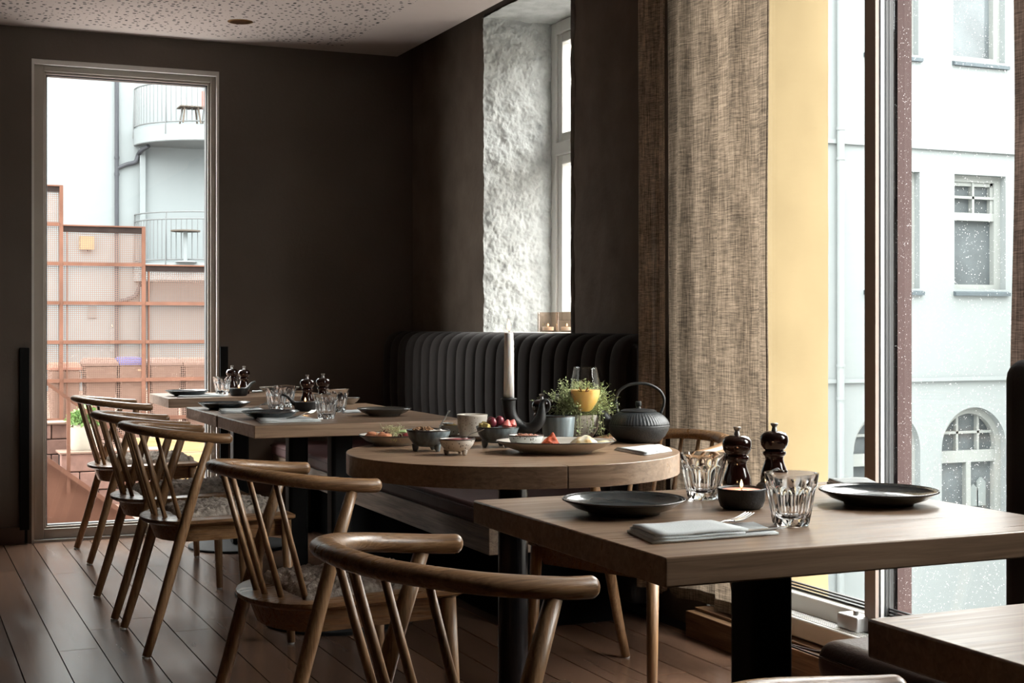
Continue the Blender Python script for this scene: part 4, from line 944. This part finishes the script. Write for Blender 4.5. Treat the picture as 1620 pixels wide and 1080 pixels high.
o = mb.build('sprouts', plain('pale_sprouts', (.62,.60,.34), .5, var=.2, vs_=80), None, 2); q_ = at(603, 700); o.location = (salP.x - .02, salP.y - .055, ZT+.036); o['kind'] = 'stuff'; tag(o, 'tangle of pale sprouts hanging over the rim of the left plate', 'sprouts')
# granola bowl
t, p = footed_bowl(678, 713, .0605, .056, M['bluebowl'], 'dark blue grey footed bowl of yoghurt and granola', 'blue grey footed bowls')
o = MB().lathe([(0,-.005),(.054,-.005),(.0568,0),(0,.0008)], 36).build('yoghurt', plain('yoghurt', (.72,.68,.6), .4), None, 2); o.location = (p.x, p.y, ZT+.0545); tag(o, 'white yoghurt filling the granola bowl', 'yoghurt')
gm = plain('granola', (.25,.13,.06), .8, var=.6, vs_=90); random.seed(9)
mb = MB()
for k in range(90):
    a = random.random()*6.28; r_ = .026*math.sqrt(random.random()); c = (r_*math.cos(a), r_*math.sin(a), .002+.010*(1-(r_/.03)**2)*random.random()); mb.blob(c, .0035+random.random()*.002, .003, .0022, .4, k, 6, 4)
o = mb.build('granola', gm, None); dv = RT*(-.016); o.location = (p.x+dv.x, p.y+dv.y, ZT+.0558); o['kind'] = 'stuff'; tag(o, 'heap of toasted granola on the yoghurt', 'granola')
s0 = Vector((p.x, p.y, ZT+.058)) + RT*.028; spoon(s0, s0 + RT*.028 + Vector((0,0,.050)) + FW*.02, 'spoon standing in the granola bowl')
# jam bowl
t, p = footed_bowl(723, 719, .048, .041, M['speck'], 'small speckled cream footed bowl of red jam', None)
o = MB().lathe([(0,-.004),(.0435,-.004),(.0452,0),(0,.0015)], 36).build('jam', plain('red_jam', (.36,.06,.07), .35, var=.25, vs_=60), None, 2); o.location = (p.x, p.y, ZT+.0397); tag(o, 'red jam in the small speckled bowl', 'jam')
s0 = Vector((p.x, p.y, ZT+.0435)) + RT*.02; spoon(s0, s0 + RT*.052 + Vector((0,0,.024)), 'thin spoon leaning out of the jam bowl')
# fruit bowl
t, p = footed_bowl(787, 707, .0605, .056, M['bluebowl'], 'blue grey footed bowl of grapes and melon', 'blue grey footed bowls')
gr_ = plain('red_grape', (.20,.035,.05), .22, var=.4, vs_=40, coat=.3); ml = plain('watermelon_ball', (.72,.20,.17), .35, var=.15, vs_=60); pi_ = plain('pineapple_chunk', (.72,.55,.18), .5, var=.2, vs_=60)
for k, (u, v_, z, r_) in enumerate(((-.014,-.012,.070,.0125), (.006,-.004,.074,.0130), (-.018,.012,.072,.0120), (-.004,.020,.068,.0120))):
    c = Vector((p.x, p.y, ZT+z)) + RT*u + FW*v_; o = MB().blob((0,0,0), r_, r_, r_*1.12, .04, k, 18, 12).build('grape', gr_, None, 2); o.location = c; tag(o, ('front left red grape on the fruit bowl', 'largest red grape in the middle of the fruit bowl', 'red grape at the left back of the fruit bowl', 'red grape half hidden at the back of the fruit bowl')[k], 'grape', 'red grapes')
for k, (u, v_, z, r_) in enumerate(((.027,-.010,.064,.0140), (.042,.006,.066,.0135), (.030,.022,.062,.0135))):
    c = Vector((p.x, p.y, ZT+z)) + RT*u + FW*v_; o = MB().lathe([(0,-r_),(r_*.8,-r_*.7),(r_*1.05,-r_*.2),(r_*.62,r_*.5),(r_*.2,r_*.98),(0,r_)], 9).build('melon_piece', ml, None, True); o.location = c; o.rotation_euler = (.3*k, .2, k); tag(o, ('front pink melon piece in the fruit bowl', 'rightmost pink melon piece in the fruit bowl', 'pink melon piece at the back of the fruit bowl')[k], 'melon', 'melon pieces')
for k, (u, v_) in enumerate(((-.040,-.006), (-.030,-.022), (-.038,.016))):
    c = Vector((p.x, p.y, ZT+.060)) + RT*u + FW*v_; o = MB().box(-.011,.011,-.009,.009,-.006,.007).build('pineapple_piece', pi_, None, bevel=.003); o.location = c; o.rotation_euler = (.2, .3*k, k*.8); tag(o, ('yellow pineapple piece at the left rim of the fruit bowl', 'yellow pineapple piece at the front rim of the fruit bowl', 'yellow pineapple piece at the back rim of the fruit bowl')[k], 'pineapple', 'pineapple pieces')
for k, (u, v_, r_) in enumerate(((0,0,.03),)):
    pass
# mug on saucer
p = at(747, 696); t = thing('saucer', (p.x, p.y, ZT+.0003), 'pale saucer under the cream mug', 'saucer'); coupe(t, .070, M['palestone'], .014, .5)
t = thing('mug', (p.x, p.y, ZT+.0098), 'cream glazed mug with a round handle', 'mug')
MB().lathe([(0,0),(.034,0),(.0375,.006),(.0425,.03),(.0455,.062),(.046,.066),(.0445,.0672),(.0425,.064),(.039,.03),(.034,.008),(0,.006)], 48).build('cup', M['cream'], t, 2)
h0 = RT*.041; 
MB().sweep(smoothpath([RT*.043 + Vector((0,0,.046)), RT*.058 + Vector((0,0,.050)), RT*.072 + Vector((0,0,.042)), RT*.072 + Vector((0,0,.026)), RT*.056 + Vector((0,0,.016)), RT*.040 + Vector((0,0,.014))], 5), .0048, .0065, seg=12).build('handle', M['cream'], t, 2)
# butter dish on a round board
p = at(707, 694); t = thing('serving_board', (p.x, p.y, ZT+.0003), 'small round wooden board behind the granola bowl', 'board'); MB().lathe([(0,.0),(.040,.0),(.042,.004),(.042,.010),(.040,.013),(0,.013)], 36).build('disc', M['plinth'], t, True)
MB().lathe([(.0345,.0132),(.036,.0145),(.038,.0132)], 36).build('rim_groove', M['top'], t, True)
t = thing('butter_dish', (p.x + .006, p.y-.006, ZT+.0137), 'square white butter dish on the small board', 'dish')
def sq(s_, z): return [(-s_,-s_,z),(s_,-s_,z),(s_,s_,z),(-s_,s_,z)]
MB().add(sq(.019,0)+sq(.024,.028)+sq(.022,.028)+sq(.0175,.004), [(3,2,1,0),(0,1,5,4),(1,2,6,5),(2,3,7,6),(3,0,4,7),(4,5,9,8),(5,6,10,9),(6,7,11,10),(7,4,8,11),(8,9,13,12),(9,10,14,13),(10,11,15,14),(11,8,12,15),(12,13,14,15)]).build('dish', M['speckblue'], t, bevel=.001)
o = MB().box(-.015,.018,-.014,.014,.0,.026).build('butter', plain('butter', (.76,.62,.26), .4), None, bevel=.002); o.location = (p.x+.006, p.y-.006, ZT+.0185); tag(o, 'yellow butter pat in the square dish', 'butter')
o = MB().box(-.014,.010,-.016,.016,0,.003).build('paper_wrap', M['linen_white'], None); o.location = (p.x, p.y-.006, ZT+.0455); o.rotation_euler.z = .2; tag(o, 'folded white butter paper on the butter', 'paper')
# large plate with food
p = at(879, 715.5); t = thing('serving_plate', (p.x, p.y, ZT+.0003), 'large cream plate with bacon and egg at the front of the round table', 'plate', rz=-TH); coupe(t, .161, M['palestone'], .031, .6, .72); LP = p
def onp(px_, dy, z): 
    q = (px_-879)/F*(p-CP).dot(FW); return Vector((p.x, p.y, ZT+z)) + RT*q + FW*dy
c = onp(832, -.01, .0125); t = thing('bean_bowl', c, 'small speckled pale bowl of beans on the large plate', 'bowl')
MB().lathe([(0,0),(.022,0),(.030,.004),(.042,.018),(.048,.034),(.0472,.0355),(.0455,.034),(.038,.018),(.02,.008),(0,.007)], 48).build('basin', M['speckblue'], t, 2); MB().lathe([(.0482,.0335),(.0484,.0352),(.0468,.0366),(.0455,.035)], 48, close=True).build('rim', M['rim'], t, 2)
bm_ = plain('baked_bean', (.42,.17,.10), .35, var=.3, vs_=50); mb = MB(); random.seed(21)
for k in range(70):
    a = random.random()*6.28; r_ = .037*math.sqrt(random.random()); mb.blob((r_*math.cos(a), r_*math.sin(a), .029+.008*random.random()*(1-(r_/.04)**2)), .0055, .0042, .0035, .2, k, 7, 5)
o = mb.build('beans', bm_, None, 2); o.location = c; o['kind'] = 'stuff'; tag(o, 'baked beans heaped in the small pale bowl', 'beans')
# bacon: crumpled ribbon
bc = plain('crisp_bacon', (.36,.06,.016), .6, spec=.2, var=.6, vs_=70)
def bac(a, b_):
    x = (a-.5)*.062; h_ = .034*math.exp(-((a-.35)/.26)**2)*(.55+.45*b_) + .006; return Vector((x + .006*math.sin(b_*7+a*4), (b_-.5)*.03 + .006*math.sin(a*14), h_*(.5+.5*b_) + .005*noise.noise(Vector((a*6, b_*6, 2)))))
o = MB().grid(bac, 26, 14).build('bacon_rasher', bc, None, 2, solid=.002); o.location = onp(876, .0, .011); o.rotation_euler.z = -TH; tag(o, 'crumpled red bacon rasher standing on the large plate', 'bacon', 'bacon rashers')
def bac2(a, b_): return Vector(((a-.5)*.045, (b_-.5)*.022, .004 + .004*math.sin(a*9) + .002*noise.noise(Vector((a*5, b_*5, 4)))))
o = MB().grid(bac2, 20, 8).build('bacon_rasher', bc, None, 2, solid=.002); o.location = onp(893, -.02, .013); o.rotation_euler.z = -TH+.2; tag(o, 'low bacon piece right of the standing rasher', 'bacon', 'bacon rashers')
def eg(a, b_):
    u, v_ = a*2-1, b_*2-1; r_ = math.sqrt(u*u+v_*v_); return Vector((u*.046, v_*.036, .004 + .026*max(0, 1-(r_/1.0)**2)*(1 + .3*noise.noise(Vector((u*2, v_*2, 3)))) + .003*noise.noise(Vector((u*4, v_*4, 1)))))
m, nt, b = newmat('fried_egg'); mp = coords(nt, (28,28,28)); n = N(nt, 'ShaderNodeTexNoise'); n.inputs['Scale'].default_value = 1.6; n.inputs['Detail'].default_value = 5; L(nt, mp.outputs[0], n.inputs[0]); r = ramp(nt, n.outputs[0], [(.35, (.78,.74,.62)), (.55, (.72,.55,.28)), (.7, (.5,.24,.08))]); L(nt, r.outputs[0], b.inputs['Base Color']); b.inputs['Roughness'].default_value = .35
o = MB().grid(eg, 24, 20).build('fried_egg', m, None, 2); o.location = onp(925, .0, .014); o.rotation_euler.z = -TH; tag(o, 'browned fried egg on the right of the large plate', 'egg')
o = MB().blob((0,0,0), .022, .018, .006, .3, 4, 14, 8).build('cheese_slice', plain('pale_cheese', (.72,.66,.42), .45), None, 2); o.location = onp(955, .0, .026); tag(o, 'pale cheese at the right rim of the large plate', 'cheese')
# blue cup
p = at(883, 702.5); t = thing('handleless_cup', (p.x, p.y, ZT+.0003), 'slate blue glazed cup without handle', 'cup')
MB().lathe([(0,0),(.038,0),(.0415,.004),(.0445,.03),(.0475,.068),(.0485,.080),(.0475,.0815),(.046,.080),(.0445,.066),(.041,.02),(0,.008)], 56).build('body', M['bluecup'], t, 2); MB().lathe([(.0487,.0795),(.0489,.0812),(.0475,.0824),(.0458,.081)], 56, close=True).build('rim', M['rim'], t, 2)
# wine glass with juice
p = at(926, 701); t = thing('wine_glass', (p.x, p.y, ZT+.0004), 'stemmed wine glass two thirds full of orange juice', 'glass')
def wr_(z):   # outer bowl radius over height above bowl base
    z /= 1.155; pts = [(0,.004),(.006,.012),(.016,.023),(.032,.0345),(.048,.0415),(.060,.0440),(.072,.0437),(.090,.0405),(.108,.0365),(.1215,.0335)]
    for (a, ra_), (b_, rb_) in zip(pts[:-1], pts[1:]):
        if a <= z <= b_: return ra_ + (rb_-ra_)*(z-a)/(b_-a)
    return pts[-1][1]
zb = .080; zs_ = [q_*1.155 for q_ in (0,.003,.006,.011,.016,.024,.032,.040,.048,.054,.060,.066,.072,.081,.090,.099,.108,.115,.1215)]
outer = [(0,0),(.036,0),(.0365,.0012),(.03,.003),(.010,.007),(.0045,.014),(.0036,.03),(.0035,.06),(.004,zb)] + [(wr_(z), zb+z) for z in zs_[1:]]
inner = [(wr_(z)-.0012, zb+z) for z in zs_[::-1] if z > .008] + [(0, zb+.009)]
MB().lathe(outer + inner, 56).build('glass_body', M['thin'], t, 2)
jz = .074
MB().lathe([(0, zb+.0098)] + [(wr_(z)-.0016, zb+z) for z in zs_ if .008 < z <= jz] + [(wr_(jz)-.0016, zb+jz), (0, zb+jz)], 56).build('orange_juice', M['juice'], t, True)
lm = plain('brown_print', (.22,.085,.02), .6); mb = MB(); af = math.atan2(-p.y, -p.x) - .12
for k, (ang, ln, wd, off) in enumerate(((-70,.015,.0035,0), (-35,.018,.0048,0), (5,.016,.005,0), (38,.018,.0048,0), (72,.015,.0035,0))):
    if k == 2: continue
    A = math.radians(ang); pts = []
    for s_, w_ in ((0,0),(.3,.8),(.55,1),(.8,.7),(1,0)): pts.append((s_, w_))
    ring = [(s_*ln, w_*wd/2) for s_, w_ in pts] + [(s_*ln, -w_*wd/2) for s_, w_ in pts[::-1][1:-1]]
    V = []
    for a, b_ in ring:
        hx = a*math.sin(A) + b_*math.cos(A) + .004*(1 if ang > 0 else -1); vz = a*math.cos(A) - b_*math.sin(A); z = .070 + vz; R_ = wr_(z)+.0004; th_ = af + hx/R_
        V.append((R_*math.cos(th_), R_*math.sin(th_), zb+z))
    mb.add(V, [list(range(len(V)))])
mb.build('leaf_emblem', lm, t)
# herb planter
p = at(917, 697.5); t = thing('herb_pot', (p.x, p.y, ZT+.0003), 'white bowl planter overflowing with fine green herbs', 'potted plant')
MB().lathe([(0,0),(.030,0),(.034,.004),(.050,.03),(.062,.06),(.065,.078),(.0635,.080),(.060,.077),(.05,.05),(.0,.05)], 48).build('pot', M['speck'], t, 2)
MB().lathe([(0,.068),(.060,.068)], 32).build('soil', plain('soil', (.04,.028,.02), 1), t)
random.seed(31); ms, mlv = MB(), MB()
for k in range(420):
    a = random.random()*6.283; r0 = .05*math.sqrt(random.random()); el = random.random(); reach = .115*math.cos(el*1.5)*(.6+.5*random.random()); hh = .02 + .085*math.sin(el*1.5)*(.6+.5*random.random())
    c = Vector((r0*math.cos(a), r0*math.sin(a), .068)); od = Vector((math.cos(a+random.gauss(0,.5)), math.sin(a+random.gauss(0,.5)), 0))
    droop = random.random() < .2
    e = c + od*reach*(.7 if not droop else .75) + Vector((0,0, hh if not droop else -.02-.04*random.random()))
    if droop: mid = c + od*reach*.6 + Vector((0,0,.03))
    else: mid = c + od*reach*.15 + Vector((0,0,hh*.55))
    P = smoothpath([c, mid, e], 4); ms.sweep(P, .0006, seg=4)
    for q in P[2:]:
        for j in range(4):
            d = Vector((random.gauss(0,1), random.gauss(0,1), random.gauss(.2,.8))).normalized(); u = d.cross(Vector((random.random()-.5, random.random()-.5, 1))).normalized(); ln = .0042 + random.random()*.0042
            b0 = q + Vector((random.gauss(0,.0025), random.gauss(0,.0025), random.gauss(0,.0025))); mlv.add([b0, b0 + d*ln*.5 + u*ln*.3, b0 + d*ln, b0 + d*ln*.5 - u*ln*.3], [(0,1,2,3)])
ms.build('stems', M['stem'], t); mlv.build('leaves', M['herb'], t)
# mills behind the cup
mill(881, 697.5, 'dark mill behind the slate blue cup on the round table')
mill(857, 697.5, 'dark mill seen through the loop of the horn candlestick')
# horn candlestick
p = at(838, 706); hq = (p-CP).dot(FW)/F; t = thing('horn_candlestick', (p.x, p.y, ZT+.0003), 'black horn shaped candlestick curling into a loop', 'candle holder')
def hp(x, y, d=0): return RT*((x-838)*hq) + Vector((0,0,(706-y)*hq)) + FW*d
PH = smoothpath([hp(805,632), hp(806,650), hp(813,666), hp(828,677), hp(843,676), hp(854,664), hp(857,650), hp(858,638), hp(864,632.5)], 6); n = len(PH)
rad = [.0205 - .004*min(1, i/14) if i < 30 else .0165 - .0115*min(1, (i-30)/14) for i in range(n)]
MB().sweep(PH, rad, seg=18, up=tuple(FW)).build('horn', M['iron'], t, 2)
MB().sweep(smoothpath([hp(857,652), hp(856,642), hp(859,634), hp(865,633), hp(869,639), hp(868,647), hp(862,652), hp(857,652)], 5), .0042, seg=10, up=tuple(FW)).build('loop', M['iron'], t, 2)
c = hp(805,631); MB().lathe([(.0155,-.008),(.0215,-.003),(.0235,0),(.0215,.0025),(.016,.003)], 28, c, close=True).build('cup_rim', M['iron'], t, True)
MB().lathe([(0,0),(.028,0),(.028,.003),(.006,.006),(.005,(706-683)*hq),(.009,(706-678)*hq),(0,(706-677)*hq)], 24, hp(838,706)).build('foot', M['iron'], t, True)
c = Vector((p.x, p.y, ZT)) + hp(805,629); t = thing('taper_candle', c, 'tall white taper candle burning in the horn candlestick', 'candle')
hc = (629-526)*hq; MB().lathe([(0,0),(.0150,0),(.0140,hc*.5),(.0128,hc-.004),(.0115,hc),(.004,hc-.002),(0,hc-.002)], 28).build('wax', M['wax'], t, 2)
mb = MB(); random.seed(2)
for k in range(14): mb.blob(RT*.0128 + Vector((0,0,hc*(.15+.72*random.random()))) - FW*.003, .0018, .0018, .004+random.random()*.006, 0, k, 8, 5)
mb.build('wax_drips', M['wax'], t, 2)
MB().rod((0,0,hc-.002), (.001,0,hc+.008), .0009, seg=6).build('wick', M['gasket'], t); flame(t, hc+.004, .034, .0058)
# teapot
p = at(1010, 699); t = thing('teapot', (p.x, p.y, ZT+.0003), 'black cast iron teapot with arched handle', 'teapot')
m, nt, b = newmat('ribbed_cast_iron'); mp = coords(nt, (1,1,.25)); n = N(nt, 'ShaderNodeTexNoise'); n.inputs['Scale'].default_value = 190; n.inputs['Detail'].default_value = 2; L(nt, mp.outputs[0], n.inputs[0]); b.inputs['Base Color'].default_value = (.014,.017,.019,1); b.inputs['Roughness'].default_value = .45; bump(nt, b, n.outputs[0], .4, .002)
MB().lathe([(.055,.052),(.0905,.050),(.0895,.056),(.084,.066),(.074,.077),(.060,.086),(.052,.0885),(.048,.0885)], 288, fn=lambda r, z, a: r*(1 + (.009*math.sin(58*a + 1.8*math.sin(5*a) + 60*z) if .053 < z < .087 else 0))).build('shoulder', m, t, 2)
MB().lathe([(0,0),(.052,0),(.062,.003),(.078,.018),(.088,.036),(.0915,.049),(.0905,.0515),(.05,.052)], 56).build('body', M['iron'], t, 2)
MB().lathe([(.052,.0885),(.053,.0915),(.045,.095),(.02,.0975),(.008,.098),(.0065,.103),(.009,.107),(.009,.117),(.007,.119),(0,.119)], 40).build('lid', M['iron'], t, True)
MB().sweep(smoothpath([RT*-.070 + Vector((0,0,.045)), RT*-.092 + Vector((0,0,.062)), RT*-.108 + Vector((0,0,.082)), RT*-.118 + Vector((0,0,.089))], 5), [.021]*5+[.017]*5+[.013]*5+[.011], seg=16, up=tuple(FW)).build('spout', M['iron'], t, 2)
hd = [(-.060,.080),(-.064,.10),(-.066,.125),(-.055,.150),(-.030,.166),(.0,.171),(.03,.168),(.060,.152),(.074,.130),(.074,.108),(.066,.084)]
MB().sweep(smoothpath([RT*x + Vector((0,0,z)) for x, z in hd], 4), .0042, .0055, seg=10, up=tuple(FW)).build('handle', M['iron'], t, 2)
napkin([(1020, 721), (1063, 714), (1045, 706), (972, 712)], 'white napkin beside the teapot on the round table', .008, 3)
# ------------------------------------------------------------------ smoked candle glasses on the niche sill
for k, (px_, X, lab) in enumerate(((867, 2.80, 'smoked brown glass candle holder on the niche sill, fully in view'), (897, 2.86, 'smoked glass candle holder on the niche sill, half hidden by the wall'))):
    q = atX(px_, 525, X); t = thing('candle_glass', (q.x, q.y, NZ0+.0045), lab, 'candle holder', 'smoked candle glasses')
    MB().lathe([(0,0),(.048,0),(.050,.002),(.050,.093),(.0475,.093),(.0475,.008),(0,.008)], 40).build('glass_body', M['smoked'], t, True)
    tl = thing('tealight', (q.x, q.y, NZ0+.0128), ('tealight burning inside the smoked glass in full view', 'tealight burning inside the half hidden smoked glass')[k], 'candle', 'sill tealights')
    MB().lathe([(0,0),(.026,0),(.027,.016),(.025,.0165),(0,.015)], 28).build('wax', M['wax'], tl, True); MB().rod((0,0,.015), (0,0,.021), .0008, seg=6).build('wick', M['gasket'], tl); flame(tl, .018, .016, .0034)
